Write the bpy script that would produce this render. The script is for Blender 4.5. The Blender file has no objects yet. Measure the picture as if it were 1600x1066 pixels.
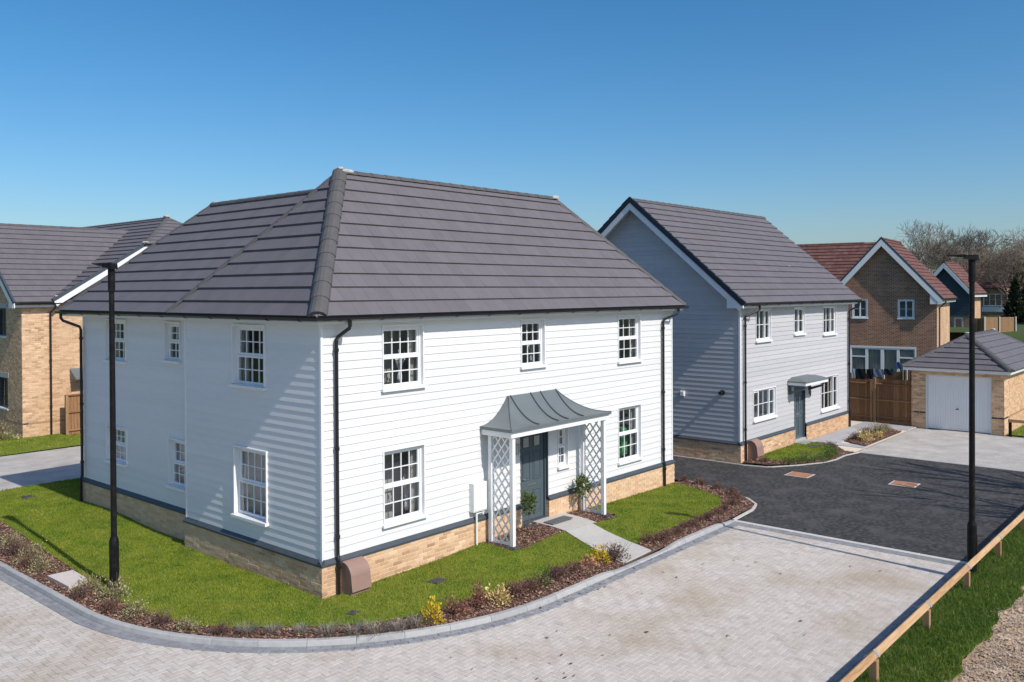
import bpy, bmesh, math, random
import numpy as np
from mathutils import Vector, Matrix
from mathutils.geometry import delaunay_2d_cdt

random.seed(11)
RNG = np.random.default_rng(5)
S = bpy.context.scene
COL = S.collection
PI = math.pi

# ------------------------------------------------------------------ camera
cam = bpy.data.cameras.new('camera')
camo = bpy.data.objects.new('camera', cam)
COL.objects.link(camo)
S.camera = camo
CP = Vector((-9.463, -12.7604, 5.553))
yaw, pit, rol = math.radians(49.0446), math.radians(0.5398), math.radians(-0.3032)
fw = Vector((math.sin(yaw) * math.cos(pit), math.cos(yaw) * math.cos(pit), -math.sin(pit)))
rt0 = Vector((math.cos(yaw), -math.sin(yaw), 0))
up0 = rt0.cross(fw)
rt = rt0 * math.cos(rol) + up0 * math.sin(rol)
up = -rt0 * math.sin(rol) + up0 * math.cos(rol)
M = Matrix.Identity(4)
for i in range(3):
    M[i][0], M[i][1], M[i][2], M[i][3] = rt[i], up[i], -fw[i], CP[i]
camo.matrix_world = M
cam.sensor_width = 36.0
cam.lens = 1355.6 / 1600 * 36
cam.shift_y = -(533 - 468) / 1600
cam.clip_start = 0.1
cam.clip_end = 2000

# ------------------------------------------------------------------ sky, sun, exposure
SUN = Vector((-0.055, -0.73, 0.68)).normalized()
world = bpy.data.worlds.new('World')
S.world = world
world.use_nodes = True
wn = world.node_tree
bg = wn.nodes['Background']
sky = wn.nodes.new('ShaderNodeTexSky')
sky.sky_type = 'NISHITA'
sky.sun_disc = False
sky.sun_elevation = math.asin(SUN.z)
sky.sun_rotation = math.atan2(SUN.x, SUN.y)
sky.air_density = 0.957
sky.dust_density = 1.34
sky.ozone_density = 4.86
hs = wn.nodes.new('ShaderNodeHueSaturation')
hs.inputs['Saturation'].default_value = 1.27
hs.inputs['Hue'].default_value = 0.495
wn.links.new(sky.outputs[0], hs.inputs['Color'])
wn.links.new(hs.outputs[0], bg.inputs[0])
bg.inputs[1].default_value = 0.132
sl = bpy.data.lights.new('sun', 'SUN')
sl.energy = 4.35
sl.angle = math.radians(0.53)
sl.color = (1.0, 0.93, 0.85)
so = bpy.data.objects.new('sun', sl)
COL.objects.link(so)
so.rotation_euler = (-SUN).to_track_quat('-Z', 'Y').to_euler()
S.view_settings.view_transform = 'Standard'
S.view_settings.look = 'None'
S.view_settings.exposure = 0.0
S.view_settings.gamma = 1.0
S.cycles.max_bounces = 8
S.cycles.diffuse_bounces = 3
S.cycles.glossy_bounces = 3
S.cycles.transmission_bounces = 4
S.cycles.transparent_max_bounces = 12
S.cycles.use_denoising = True

# ------------------------------------------------------------------ helpers
class FR:
    """a wall frame: a along u, b along v, c along n"""
    def __init__(self, O, u, v, n):
        self.O, self.u, self.v, self.n = Vector(O), Vector(u), Vector(v), Vector(n)
    def p(self, a, b, c):
        return self.O + self.u * a + self.v * b + self.n * c

W0 = FR((0, 0, 0), (1, 0, 0), (0, 1, 0), (0, 0, 1))

class MB:
    def __init__(self, fr=None):
        self.v, self.f, self.t, self.fr, self.ct = [], [], [], fr or W0, 0.5
    def P(self, a, b, c):
        self.v.append(tuple(self.fr.p(a, b, c)))
        return len(self.v) - 1
    def face(self, ids):
        self.f.append(tuple(ids)); self.t.append(self.ct)
    def poly(self, pts):
        self.face([self.P(*q) for q in pts])
    def hexa(self, q8):
        """8 points: bottom 4 then top 4, in order"""
        i = [self.P(*q) for q in q8]
        for f in ((3, 2, 1, 0), (4, 5, 6, 7), (0, 1, 5, 4), (1, 2, 6, 5), (2, 3, 7, 6), (3, 0, 4, 7)):
            self.face([i[k] for k in f])
    def box(self, a0, a1, b0, b1, c0, c1):
        self.hexa([(a0, b0, c0), (a1, b0, c0), (a1, b1, c0), (a0, b1, c0), (a0, b0, c1), (a1, b0, c1), (a1, b1, c1), (a0, b1, c1)])
    def cbox(self, a0, a1, b0, b1, c0, c1, e=0.006):
        """box whose c1 face is chamfered"""
        i = [self.P(*q) for q in [(a0, b0, c0), (a1, b0, c0), (a1, b1, c0), (a0, b1, c0),
                                  (a0, b0, c1 - e), (a1, b0, c1 - e), (a1, b1, c1 - e), (a0, b1, c1 - e),
                                  (a0 + e, b0 + e, c1), (a1 - e, b0 + e, c1), (a1 - e, b1 - e, c1), (a0 + e, b1 - e, c1)]]
        for f in ((0, 1, 5, 4), (1, 2, 6, 5), (2, 3, 7, 6), (3, 0, 4, 7), (4, 5, 9, 8), (5, 6, 10, 9), (6, 7, 11, 10), (7, 4, 8, 11), (8, 9, 10, 11)):
            self.face([i[k] for k in f])
    def tube(self, pts, rad, n=8, cap=True):
        pts = [Vector(p) for p in pts]
        if not hasattr(rad, '__len__'):
            rad = [rad] * len(pts)
        rings = []
        ref = None
        for k, p in enumerate(pts):
            d = (pts[min(k + 1, len(pts) - 1)] - pts[max(k - 1, 0)])
            if d.length < 1e-9:
                d = Vector((0, 0, 1))
            d.normalize()
            if ref is None:
                ref = Vector((1, 0, 0)) if abs(d.x) < 0.8 else Vector((0, 1, 0))
            x = (ref - d * ref.dot(d)).normalized()
            ref = x
            y = d.cross(x)
            r = []
            for j in range(n):
                a = 2 * PI * j / n
                q = p + (x * math.cos(a) + y * math.sin(a)) * rad[k]
                self.v.append(tuple(q)); r.append(len(self.v) - 1)
            rings.append(r)
        for k in range(len(rings) - 1):
            for j in range(n):
                self.face((rings[k][j], rings[k][(j + 1) % n], rings[k + 1][(j + 1) % n], rings[k + 1][j]))
        if cap:
            self.face(rings[0][::-1]); self.face(rings[-1])
    def sweep(self, path, prof, closed=False, caps=True):
        """path: list of (pos, side, up) ; prof: list of (s,h)"""
        rings = []
        for p, s, u in path:
            r = []
            for a, b in prof:
                q = Vector(p) + Vector(s) * a + Vector(u) * b
                self.v.append(tuple(q)); r.append(len(self.v) - 1)
            rings.append(r)
        m = len(prof)
        for k in range(len(rings) - 1):
            for j in range(m if closed else m - 1):
                self.face((rings[k][j], rings[k][(j + 1) % m], rings[k + 1][(j + 1) % m], rings[k + 1][j]))
        if caps:
            self.face(rings[0][::-1]); self.face(rings[-1])
    def mesh(self, name, m, smooth=False):
        me = bpy.data.meshes.new(name)
        me.from_pydata(self.v, [], self.f)
        if m: me.materials.append(m)
        at = me.attributes.new('tint', 'FLOAT', 'FACE')
        at.data.foreach_set('value', self.t)
        if smooth:
            me.polygons.foreach_set('use_smooth', [True] * len(me.polygons))
        me.update()
        return me
    def build(self, name, m, parent=None, smooth=False, kind=None):
        return link(name, self.mesh(name, m, smooth), parent, kind)

def link(name, me, parent=None, kind=None, loc=None, rot=None):
    o = bpy.data.objects.new(name, me)
    COL.objects.link(o)
    if parent is not None:
        o.parent = parent
        if parent.type == 'EMPTY' and parent.get('_w', 0):
            o.matrix_parent_inverse = Matrix.Translation(-parent.location)
    if loc is not None: o.location = loc
    if rot is not None: o.rotation_euler = rot
    if kind: o['kind'] = kind
    return o

def thing(name, label, cat, loc=(0, 0, 0), group=None, world=True, rotz=0):
    o = bpy.data.objects.new(name, None)
    COL.objects.link(o)
    o.location = loc
    o.rotation_euler = (0, 0, rotz)
    o.empty_display_size = 0.2
    o['label'] = label; o['category'] = cat
    if group: o['group'] = group
    if world: o['_w'] = 1
    return o

def tag(o, label, cat, group=None):
    o['label'] = label; o['category'] = cat
    if group: o['group'] = group
    return o

def npmesh(name, verts, faces4, m, tint=None):
    """fast quad mesh from numpy arrays"""
    me = bpy.data.meshes.new(name)
    nv, nf = len(verts), len(faces4)
    k = faces4.shape[1]
    me.vertices.add(nv); me.vertices.foreach_set('co', verts.astype(np.float32).ravel())
    me.loops.add(nf * k); me.loops.foreach_set('vertex_index', faces4.astype(np.int32).ravel())
    me.polygons.add(nf)
    me.polygons.foreach_set('loop_start', np.arange(0, nf * k, k, dtype=np.int32))
    me.polygons.foreach_set('loop_total', np.full(nf, k, dtype=np.int32))
    if tint is not None:
        at = me.attributes.new('tint', 'FLOAT', 'FACE')
        at.data.foreach_set('value', tint.astype(np.float32))
    me.materials.append(m)
    me.update(calc_edges=True)
    return me

# ------------------------------------------------------------------ materials
def lin(r, g, b):
    f = lambda c: (c / 255 / 12.92) if c / 255 <= .04045 else ((c / 255 + .055) / 1.055) ** 2.4
    return (f(r), f(g), f(b), 1)

def mat(name, stops, scale=4.0, rough=0.6, bump=0.0, bscale=60.0, tint=0.0, objr=0.0, noise=1.0, spec=0.4, metal=0.0,
        trans=0.0, detail=4.0, stretch=None, big=0.0, bigcol=None, bigscale=0.5, coat=0.0, tiles=None):
    """stops: list of colours. factor = noise*noise + tint attr + object random -> ramp"""
    m = bpy.data.materials.new(name); m.use_nodes = True
    nt = m.node_tree; N = nt.nodes; L = nt.links
    b = N['Principled BSDF']
    b.inputs['Roughness'].default_value = rough
    b.inputs['Specular IOR Level'].default_value = spec
    b.inputs['Metallic'].default_value = metal
    if coat: b.inputs['Coat Weight'].default_value = coat
    stops = [tuple(c) + ((1,) if len(c) == 3 else ()) for c in stops]
    tc = N.new('ShaderNodeTexCoord')
    geo = N.new('ShaderNodeNewGeometry')
    vec = geo.outputs['Position'] if True else tc.outputs['Object']
    if stretch:
        mp = N.new('ShaderNodeMapping'); mp.inputs['Scale'].default_value = stretch
        L.new(vec, mp.inputs['Vector']); svec = mp.outputs[0]
    else:
        svec = vec
    nz = N.new('ShaderNodeTexNoise'); nz.inputs['Scale'].default_value = scale; nz.inputs['Detail'].default_value = detail
    nz.inputs['Roughness'].default_value = 0.6
    L.new(svec, nz.inputs['Vector'])
    def math_(op, x, y):
        q = N.new('ShaderNodeMath'); q.operation = op
        for k, z in enumerate((x, y)):
            if isinstance(z, (int, float)): q.inputs[k].default_value = z
            else: L.new(z, q.inputs[k])
        return q.outputs[0]
    fac = math_('MULTIPLY', math_('SUBTRACT', nz.outputs[0], 0.5), noise * 1.6)
    fac = math_('ADD', fac, 0.5)
    if tint:
        at = N.new('ShaderNodeAttribute'); at.attribute_name = 'tint'
        fac = math_('ADD', fac, math_('MULTIPLY', math_('SUBTRACT', at.outputs['Fac'], 0.5), tint))
    if objr:
        oi = N.new('ShaderNodeObjectInfo')
        fac = math_('ADD', fac, math_('MULTIPLY', math_('SUBTRACT', oi.outputs['Random'], 0.5), objr))
    if len(stops) == 1:
        c = stops[0]
        stops = [tuple(x * 0.9 for x in c[:3]) + (1,), tuple(min(1, x * 1.06) for x in c[:3]) + (1,)]
    r = N.new('ShaderNodeValToRGB')
    el = r.color_ramp.elements
    while len(el) < len(stops): el.new(0.5)
    for k, c in enumerate(stops):
        el[k].position = k / (len(stops) - 1); el[k].color = c
    L.new(fac, r.inputs[0])
    out = r.outputs[0]
    if big:
        nb = N.new('ShaderNodeTexNoise'); nb.inputs['Scale'].default_value = bigscale; nb.inputs['Detail'].default_value = 5
        L.new(vec, nb.inputs['Vector'])
        rr = N.new('ShaderNodeMapRange'); rr.inputs[1].default_value = 0.48; rr.inputs[2].default_value = 0.72
        rr.inputs[3].default_value = 0; rr.inputs[4].default_value = big
        L.new(nb.outputs[0], rr.inputs[0])
        mx = N.new('ShaderNodeMix'); mx.data_type = 'RGBA'
        L.new(rr.outputs[0], mx.inputs[0]); L.new(out, mx.inputs[6]); mx.inputs[7].default_value = tuple(bigcol[:3]) + (1,)
        out = mx.outputs[2]
    L.new(out, b.inputs['Base Color'])
    if trans:
        b.inputs['Subsurface Weight'].default_value = 0
        tr = N.new('ShaderNodeBsdfTranslucent'); L.new(out, tr.inputs[0])
        ms = N.new('ShaderNodeMixShader'); ms.inputs[0].default_value = trans
        L.new(b.outputs[0], ms.inputs[1]); L.new(tr.outputs[0], ms.inputs[2])
        L.new(ms.outputs[0], N['Material Output'].inputs[0])
    if bump:
        bn = N.new('ShaderNodeTexNoise'); bn.inputs['Scale'].default_value = bscale; bn.inputs['Detail'].default_value = 3
        L.new(svec, bn.inputs['Vector'])
        bu = N.new('ShaderNodeBump'); bu.inputs['Strength'].default_value = bump; bu.inputs['Distance'].default_value = 0.01
        L.new(bn.outputs[0], bu.inputs['Height']); L.new(bu.outputs[0], b.inputs['Normal'])
    return m

def brickmat(name, cols, mortar, bw, rh, axis, rough=0.9, scale=1.0, msize=0.01, off=0.5, bumpd=0.006):
    """far brickwork / paving / roof courses as a material; axis: which world axes map to the brick u,v"""
    m = bpy.data.materials.new(name); m.use_nodes = True
    nt = m.node_tree; N = nt.nodes; L = nt.links; b = N['Principled BSDF']
    b.inputs['Roughness'].default_value = rough; b.inputs['Specular IOR Level'].default_value = 0.3
    geo = N.new('ShaderNodeNewGeometry')
    sx = N.new('ShaderNodeSeparateXYZ'); L.new(geo.outputs['Position'], sx.inputs[0])
    cx = N.new('ShaderNodeCombineXYZ')
    L.new(sx.outputs[axis[0]], cx.inputs[0]); L.new(sx.outputs[axis[1]], cx.inputs[1])
    bt = N.new('ShaderNodeTexBrick'); bt.offset = off
    bt.inputs['Scale'].default_value = 1
    bt.inputs['Brick Width'].default_value = bw; bt.inputs['Row Height'].default_value = rh
    bt.inputs['Mortar Size'].default_value = msize; bt.inputs['Mortar Smooth'].default_value = 0.2
    bt.inputs['Color1'].default_value = tuple(cols[0][:3]) + (1,); bt.inputs['Color2'].default_value = tuple(cols[1][:3]) + (1,)
    bt.inputs['Mortar'].default_value = tuple(mortar[:3]) + (1,); bt.inputs['Bias'].default_value = 0
    L.new(cx.outputs[0], bt.inputs['Vector'])
    nz = N.new('ShaderNodeTexNoise'); nz.inputs['Scale'].default_value = 1.3; nz.inputs['Detail'].default_value = 6
    L.new(geo.outputs['Position'], nz.inputs['Vector'])
    mr = N.new('ShaderNodeMapRange'); mr.inputs[1].default_value = 0.3; mr.inputs[2].default_value = 0.7
    mr.inputs[3].default_value = 0.82; mr.inputs[4].default_value = 1.15
    L.new(nz.outputs[0], mr.inputs[0])
    mx = N.new('ShaderNodeMix'); mx.data_type = 'RGBA'; mx.blend_type = 'MULTIPLY'; mx.inputs[0].default_value = 1
    L.new(bt.outputs['Color'], mx.inputs[6]); L.new(mr.outputs[0], mx.inputs[7])
    L.new(mx.outputs[2], b.inputs['Base Color'])
    bu = N.new('ShaderNodeBump'); bu.inputs['Strength'].default_value = 0.6; bu.inputs['Distance'].default_value = bumpd; bu.invert = True
    L.new(bt.outputs['Fac'], bu.inputs['Height']); L.new(bu.outputs[0], b.inputs['Normal'])
    return m

def glassmat(name, refl=0.35, tintc=(0.85, 0.9, 0.92)):
    m = bpy.data.materials.new(name); m.use_nodes = True
    nt = m.node_tree; N = nt.nodes; L = nt.links
    N.remove(N['Principled BSDF'])
    gl = N.new('ShaderNodeBsdfGlossy'); gl.inputs['Roughness'].default_value = 0.02; gl.inputs[0].default_value = (0.9, 0.93, 0.95, 1)
    tr = N.new('ShaderNodeBsdfTransparent'); tr.inputs[0].default_value = tintc + (1,)
    lw = N.new('ShaderNodeLayerWeight'); lw.inputs[0].default_value = 0.5
    pw = N.new('ShaderNodeMath'); pw.operation = 'POWER'; L.new(lw.outputs['Facing'], pw.inputs[0]); pw.inputs[1].default_value = 4.0
    fr = N.new('ShaderNodeMath'); fr.operation = 'MULTIPLY_ADD'; L.new(pw.outputs[0], fr.inputs[0]); fr.inputs[1].default_value = 0.85; fr.inputs[2].default_value = 0.10
    nz = N.new('ShaderNodeTexNoise'); nz.inputs['Scale'].default_value = 1.7
    geo = N.new('ShaderNodeNewGeometry'); L.new(geo.outputs['Position'], nz.inputs['Vector'])
    bu = N.new('ShaderNodeBump'); bu.inputs['Strength'].default_value = 0.05; bu.inputs['Distance'].default_value = 0.05
    L.new(nz.outputs[0], bu.inputs['Height']); L.new(bu.outputs[0], gl.inputs['Normal'])
    ms = N.new('ShaderNodeMixShader')
    L.new(fr.outputs[0], ms.inputs[0]); L.new(tr.outputs[0], ms.inputs[1]); L.new(gl.outputs[0], ms.inputs[2])
    L.new(ms.outputs[0], N['Material Output'].inputs[0])
    return m

K = {}
K['white_board'] = mat('white painted weatherboard', [(.67, .675, .675), (.73, .735, .73)], scale=1.5, rough=.55, bump=.12, bscale=25, stretch=(2, 2, 14), objr=.8)
K['grey_board'] = mat('grey painted weatherboard', [(.46, .46, .475), (.53, .525, .535)], scale=1.5, rough=.55, bump=.12, bscale=25, stretch=(2, 2, 14), objr=.8)
K['white'] = mat('white gloss trim', [(.76, .77, .78), (.81, .815, .82)], scale=3, rough=.3)
K['fascia'] = mat('white fascia', [(.72, .74, .76), (.79, .80, .81)], scale=2, rough=.35)
K['tile'] = mat('dark grey roof tile', [(.110, .102, .112), (.139, .128, .140), (.164, .151, .162)], scale=2.2, rough=.66, bump=.15, bscale=90, tint=.22, objr=.18, noise=.55, spec=.35)
K['ridge'] = mat('grey ridge tile', [(.075, .072, .074), (.11, .106, .106)], scale=6, rough=.7, bump=.1, objr=.3)
K['mortar'] = mat('pale mortar', [(.36, .335, .31), (.52, .485, .45)], scale=25, rough=.95, bump=.4, bscale=80)
K['black'] = mat('black plastic gutter', [(.010, .011, .013), (.018, .019, .022)], scale=6, rough=.28)
K['lampblack'] = mat('black painted steel', [(.006, .006, .007), (.010, .010, .011), (.03, .03, .03)], scale=9, rough=.5, noise=.7, spec=.12)
K['anthracite'] = mat('blue grey metal flashing', [(.045, .058, .072), (.07, .085, .098)], scale=5, rough=.5)
K['brick'] = mat('buff facing brick', [(.38, .225, .125), (.56, .35, .20), (.68, .455, .275), (.76, .55, .355)], scale=22, rough=.92, bump=.6, bscale=90, tint=.5, objr=.5, noise=.5)
K['bmortar'] = mat('sand mortar', [(.60, .50, .39), (.70, .60, .48)], scale=30, rough=.95, bump=.3)
K['dbrick'] = mat('blue engineering brick', [(.035, .03, .035), (.07, .06, .065)], scale=15, rough=.6, objr=.5, tint=.5)
K['glass'] = glassmat('window glass')
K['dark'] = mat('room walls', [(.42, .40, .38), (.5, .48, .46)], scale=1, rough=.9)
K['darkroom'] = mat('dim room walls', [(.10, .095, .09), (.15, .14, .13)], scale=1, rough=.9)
K['curtain'] = mat('curtain cloth', [(.42, .38, .34), (.6, .56, .5)], scale=2, rough=.9, stretch=(18, 18, .3))
K['blind'] = mat('beige blind', [(.34, .30, .27), (.50, .45, .40)], scale=3, rough=.9, stretch=(14, 14, .2))
K['door'] = mat('slate blue door', [(.07, .098, .115), (.085, .115, .132)], scale=3, rough=.38)
K['zinc'] = mat('grey metal canopy', [(.13, .155, .162), (.165, .19, .198)], scale=2, rough=.5, metal=.15)
K['zincdark'] = mat('dark metal seam', [(.05, .065, .075), (.07, .085, .095)], scale=4, rough=.45)
K['chrome'] = mat('brushed steel', [(.5, .5, .5), (.65, .65, .65)], scale=20, rough=.3, metal=.9)
K['lattice'] = mat('white painted timber', [(.76, .77, .78), (.83, .835, .84)], scale=8, rough=.5, objr=.3)
K['meter'] = mat('brown plastic meter box', [(.25, .155, .125), (.32, .21, .17)], scale=4, rough=.55, noise=.7)
K['cream'] = mat('cream plastic box', [(.76, .77, .74), (.80, .81, .79)], scale=2, rough=.5)
K['kerb'] = mat('grey concrete kerb', [(.27, .27, .27), (.37, .37, .365), (.44, .435, .42)], scale=7, rough=.85, bump=.25, bscale=120, objr=.35, noise=.8)
K['gutterblock'] = mat('grey channel block', [(.17, .175, .19), (.235, .24, .255), (.32, .325, .335)], scale=8, rough=.85, bump=.25, bscale=120, objr=.3, noise=.9, tint=.15)
K['paver'] = mat('buff grey paving block', [(.40, .355, .31), (.48, .435, .39), (.535, .49, .445), (.58, .54, .495)], scale=5, rough=.85, bump=.3, bscale=140, tint=.36, objr=.0, noise=.9, big=.75, bigcol=(.36, .285, .20), bigscale=.5)
K['paverbed'] = mat('paving joint sand', [(.28, .25, .22), (.36, .33, .29)], scale=30, rough=.95)
K['tarmac'] = mat('black tarmac', [(.015, .0145, .015), (.034, .0325, .033), (.075, .072, .071)], scale=9, rough=.85, bump=.6, bscale=260, noise=2.6, detail=12, big=.8, bigcol=(.085, .080, .078), bigscale=1.6, spec=.5)
K['slab'] = mat('pale concrete paving slab', [(.42, .40, .37), (.52, .50, .47)], scale=6, rough=.85, bump=.2, objr=.35, noise=.9)
K['slabgrey'] = mat('grey paving slab', [(.33, .33, .345), (.42, .42, .43)], scale=6, rough=.85, bump=.2, objr=.35)
K['concrete'] = mat('pinkish concrete pad', [(.54, .47, .43), (.62, .56, .52)], scale=8, rough=.9, bump=.2)
K['edging'] = mat('pale concrete edging', [(.46, .44, .41), (.58, .55, .52)], scale=9, rough=.9, objr=.3)
K['mat_'] = mat('grey door mat', [(.09, .10, .105), (.14, .15, .155)], scale=60, rough=.95, bump=.8, bscale=200)
K['soil'] = mat('bark mulch soil', [(.06, .033, .023), (.12, .068, .048), (.19, .115, .084)], scale=26, rough=.95, bump=1.0, bscale=60, noise=1.2)
K['chip'] = mat('bark chip', [(.07, .032, .022), (.16, .080, .055), (.27, .150, .105), (.42, .29, .215)], scale=10, rough=.9, tint=1.0, noise=.2)
K['turf'] = mat('lawn turf', [(.09, .13, .014), (.14, .18, .018), (.19, .20, .03)], scale=7, rough=.95, noise=1.2)
K['blade'] = mat('grass blade', [(.085, .16, .008), (.16, .245, .012), (.24, .30, .020), (.34, .34, .05)], scale=1.9, rough=.6, tint=.6, noise=1.6, trans=.28, detail=7, big=.45, bigcol=(.28, .26, .03), bigscale=.55)
K['blade2'] = mat('rough grass blade', [(.040, .09, .010), (.07, .14, .013), (.11, .18, .02), (.19, .22, .06)], scale=1.5, rough=.6, tint=.6, noise=.8, trans=.28)
K['dirt'] = mat('bare stony earth', [(.27, .185, .12), (.45, .325, .215), (.58, .45, .33)], scale=3.5, rough=.95, bump=1.0, bscale=40, noise=1.3)
K['stone'] = mat('small pebble', [(.25, .19, .14), (.42, .34, .27), (.55, .5, .44)], scale=12, rough=.9, tint=1.0, noise=.3)
K['field'] = mat('distant grass field', [(.035, .06, .012), (.06, .09, .02)], scale=.6, rough=.95)
K['timber'] = mat('treated pine timber', [(.30, .165, .075), (.44, .27, .135), (.54, .36, .20)], scale=3.5, rough=.8, bump=.25, bscale=60, stretch=(.7, 8, 8), objr=.4, noise=1.1)
K['post'] = mat('pine post', [(.24, .13, .06), (.40, .25, .13)], scale=6, rough=.85, stretch=(8, 8, .8), objr=.4, noise=1.1)
K['fence'] = mat('brown fence board', [(.16, .075, .035), (.26, .13, .06), (.36, .20, .10)], scale=5, rough=.85, stretch=(9, 9, .6), objr=.7, noise=.9)
K['strap'] = mat('galvanised strap', [(.45, .47, .48), (.6, .61, .62)], scale=20, rough=.4, metal=.6)
K['garage_door'] = mat('white metal garage door', [(.80, .81, .82), (.84, .85, .86)], scale=2, rough=.35)
K['navyboard'] = mat('dark navy weatherboard', [(.03, .045, .06), (.05, .065, .085)], scale=3, rough=.6)
K['orange'] = mat('terracotta inspection cover', [(.30, .12, .06), (.45, .23, .13)], scale=9, rough=.9, bump=.3)
K['iron'] = mat('dark iron cover', [(.05, .045, .045), (.09, .08, .08)], scale=14, rough=.8, bump=.3)
K['redtile'] = mat('red clay roof tile', [(.095, .040, .034), (.145, .066, .055), (.195, .097, .082)], scale=6, rough=.85, tint=.6, noise=.6)
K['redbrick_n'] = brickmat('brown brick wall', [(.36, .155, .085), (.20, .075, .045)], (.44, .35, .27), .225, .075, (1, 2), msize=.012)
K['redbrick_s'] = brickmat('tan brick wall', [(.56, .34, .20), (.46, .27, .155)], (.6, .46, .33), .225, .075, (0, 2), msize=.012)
K['buff_x'] = brickmat('buff brick wall', [(.60, .42, .28), (.5, .34, .22)], (.66, .56, .44), .225, .075, (1, 2), msize=.012)
K['drive'] = brickmat('grey drive paving', [(.43, .405, .375), (.485, .455, .42)], (.33, .30, .27), .2, .1, (0, 1), msize=.006)
K['stem'] = mat('brown stem', [(.12, .070, .048), (.20, .125, .09)], scale=20, rough=.9)
K['bark'] = mat('grey tree bark', [(.12, .095, .07), (.20, .16, .125), (.27, .22, .17)], scale=3, rough=.95)
def leafmat(n, a, b, c): K[n] = mat(n, [a, b, c], scale=14, rough=.6, tint=.9, noise=.5, trans=.2)
leafmat('leaf_green', (.04, .09, .014), (.09, .155, .024), (.16, .22, .045))
leafmat('leaf_bay', (.035, .06, .014), (.09, .125, .028), (.20, .23, .075))
leafmat('leaf_yellow', (.38, .25, .01), (.60, .42, .015), (.72, .56, .06))
leafmat('leaf_cream', (.45, .32, .08), (.68, .52, .20), (.80, .68, .38))
leafmat('leaf_vari', (.12, .13, .045), (.34, .31, .15), (.58, .52, .32))
leafmat('leaf_brown', (.085, .038, .028), (.165, .080, .058), (.26, .145, .105))
leafmat('leaf_red', (.15, .050, .030), (.26, .105, .065), (.36, .18, .115))
leafmat('leaf_purple', (.07, .040, .038), (.135, .082, .072), (.21, .14, .12))
leafmat('leaf_lav', (.13, .125, .10), (.21, .20, .16), (.30, .28, .23))
leafmat('leaf_orange', (.45, .18, .09), (.60, .30, .17), (.70, .42, .28))
leafmat('leaf_conifer', (.008, .016, .008), (.018, .030, .014), (.035, .045, .02))
leafmat('leaf_scrub', (.04, .030, .012), (.085, .062, .026), (.13, .095, .042))
# ------------------------------------------------------------------ ground
def inpoly(P, poly):
    x, y = P[:, 0], P[:, 1]
    r = np.zeros(len(P), bool)
    n = len(poly)
    for i in range(n):
        x0, y0 = poly[i]; x1, y1 = poly[(i + 1) % n]
        if y0 == y1: continue
        c = ((y0 > y) != (y1 > y)) & (x < (x1 - x0) * (y - y0) / (y1 - y0) + x0)
        r ^= c
    return r

def sstep(a, b, x):
    t = np.clip((x - a) / (b - a), 0, 1)
    return t * t * (3 - 2 * t)

def gh(x, y):
    """height of the front garden"""
    x = np.asarray(x, float); y = np.asarray(y, float)
    z = 0.055 + 0.0 * x
    z = z + 0.15 * np.exp(-((x - 6.2) / 2.3) ** 2) * (1 - sstep(0.1, 2.2, -y)) * (y > -4)
    z = z + 0.12 * sstep(4.5, 9.5, y)
    z = z + 0.018 * np.sin(x * 1.9 + 1) * np.sin(y * 1.6 + .4) - 0.02 * np.exp(-((x) ** 2 + (y) ** 2) / 1.5)
    return z

def proj(p):
    d = Vector(p) - CP
    z = d.dot(fw)
    if z < .1: return None
    return (800 + 1355.6 * d.dot(rt) / z, 468 - 1355.6 * d.dot(up) / z, z)

def inframe(p, m=10):
    q = proj(p)
    return q is not None and -m < q[0] < 1600 + m and -m < q[1] < 1066 + m

def resample(poly, d, closed=True):
    out = []
    n = len(poly)
    for i in range(n if closed else n - 1):
        a = Vector(poly[i]); b = Vector(poly[(i + 1) % n])
        k = max(1, int(math.ceil((b - a).length / d)))
        for j in range(k): out.append(tuple(a + (b - a) * j / k))
    if not closed: out.append(tuple(poly[-1]))
    return out

def sheet(name, poly, zf, res, m, kind='structure', parent=None, jit=.25):
    bp = resample(poly, res)
    a = np.array(poly)
    x0, y0 = a.min(0); x1, y1 = a.max(0)
    gx_, gy_ = np.meshgrid(np.arange(x0, x1, res), np.arange(y0, y1, res))
    g = np.stack([gx_.ravel(), gy_.ravel()], 1)
    g = g + RNG.uniform(-jit, jit, g.shape) * res
    g = g[inpoly(g, poly)]
    B = np.array(bp)
    if len(g):
        d = np.min(((g[:, None, :] - B[None, :, :]) ** 2).sum(-1), 1) if len(g) * len(B) < 4e7 else np.full(len(g), 9.)
        g = g[d > (res * .45) ** 2]
    pts = [Vector(p) for p in bp] + [Vector(p) for p in g]
    nb = len(bp)
    vo, _, fo, *_ = delaunay_2d_cdt(pts, [(i, (i + 1) % nb) for i in range(nb)], [], 1, 1e-5)
    zs = zf(np.array([v.x for v in vo]), np.array([v.y for v in vo]))
    zs = np.broadcast_to(zs, (len(vo),))
    mb = MB()
    mb.v = [(v.x, v.y, float(z)) for v, z in zip(vo, zs)]
    for f in fo: mb.face(f)
    return mb.build(name, m, parent, smooth=True, kind=kind)

def scatter(poly, dens, holes=()):
    a = np.array(poly)
    lo, hi = a.min(0), a.max(0)
    n = int((hi - lo).prod() * dens)
    P = RNG.uniform(lo, hi, (n, 2))
    k = inpoly(P, poly)
    for h in holes: k &= ~inpoly(P, h)
    return P[k]

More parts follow.
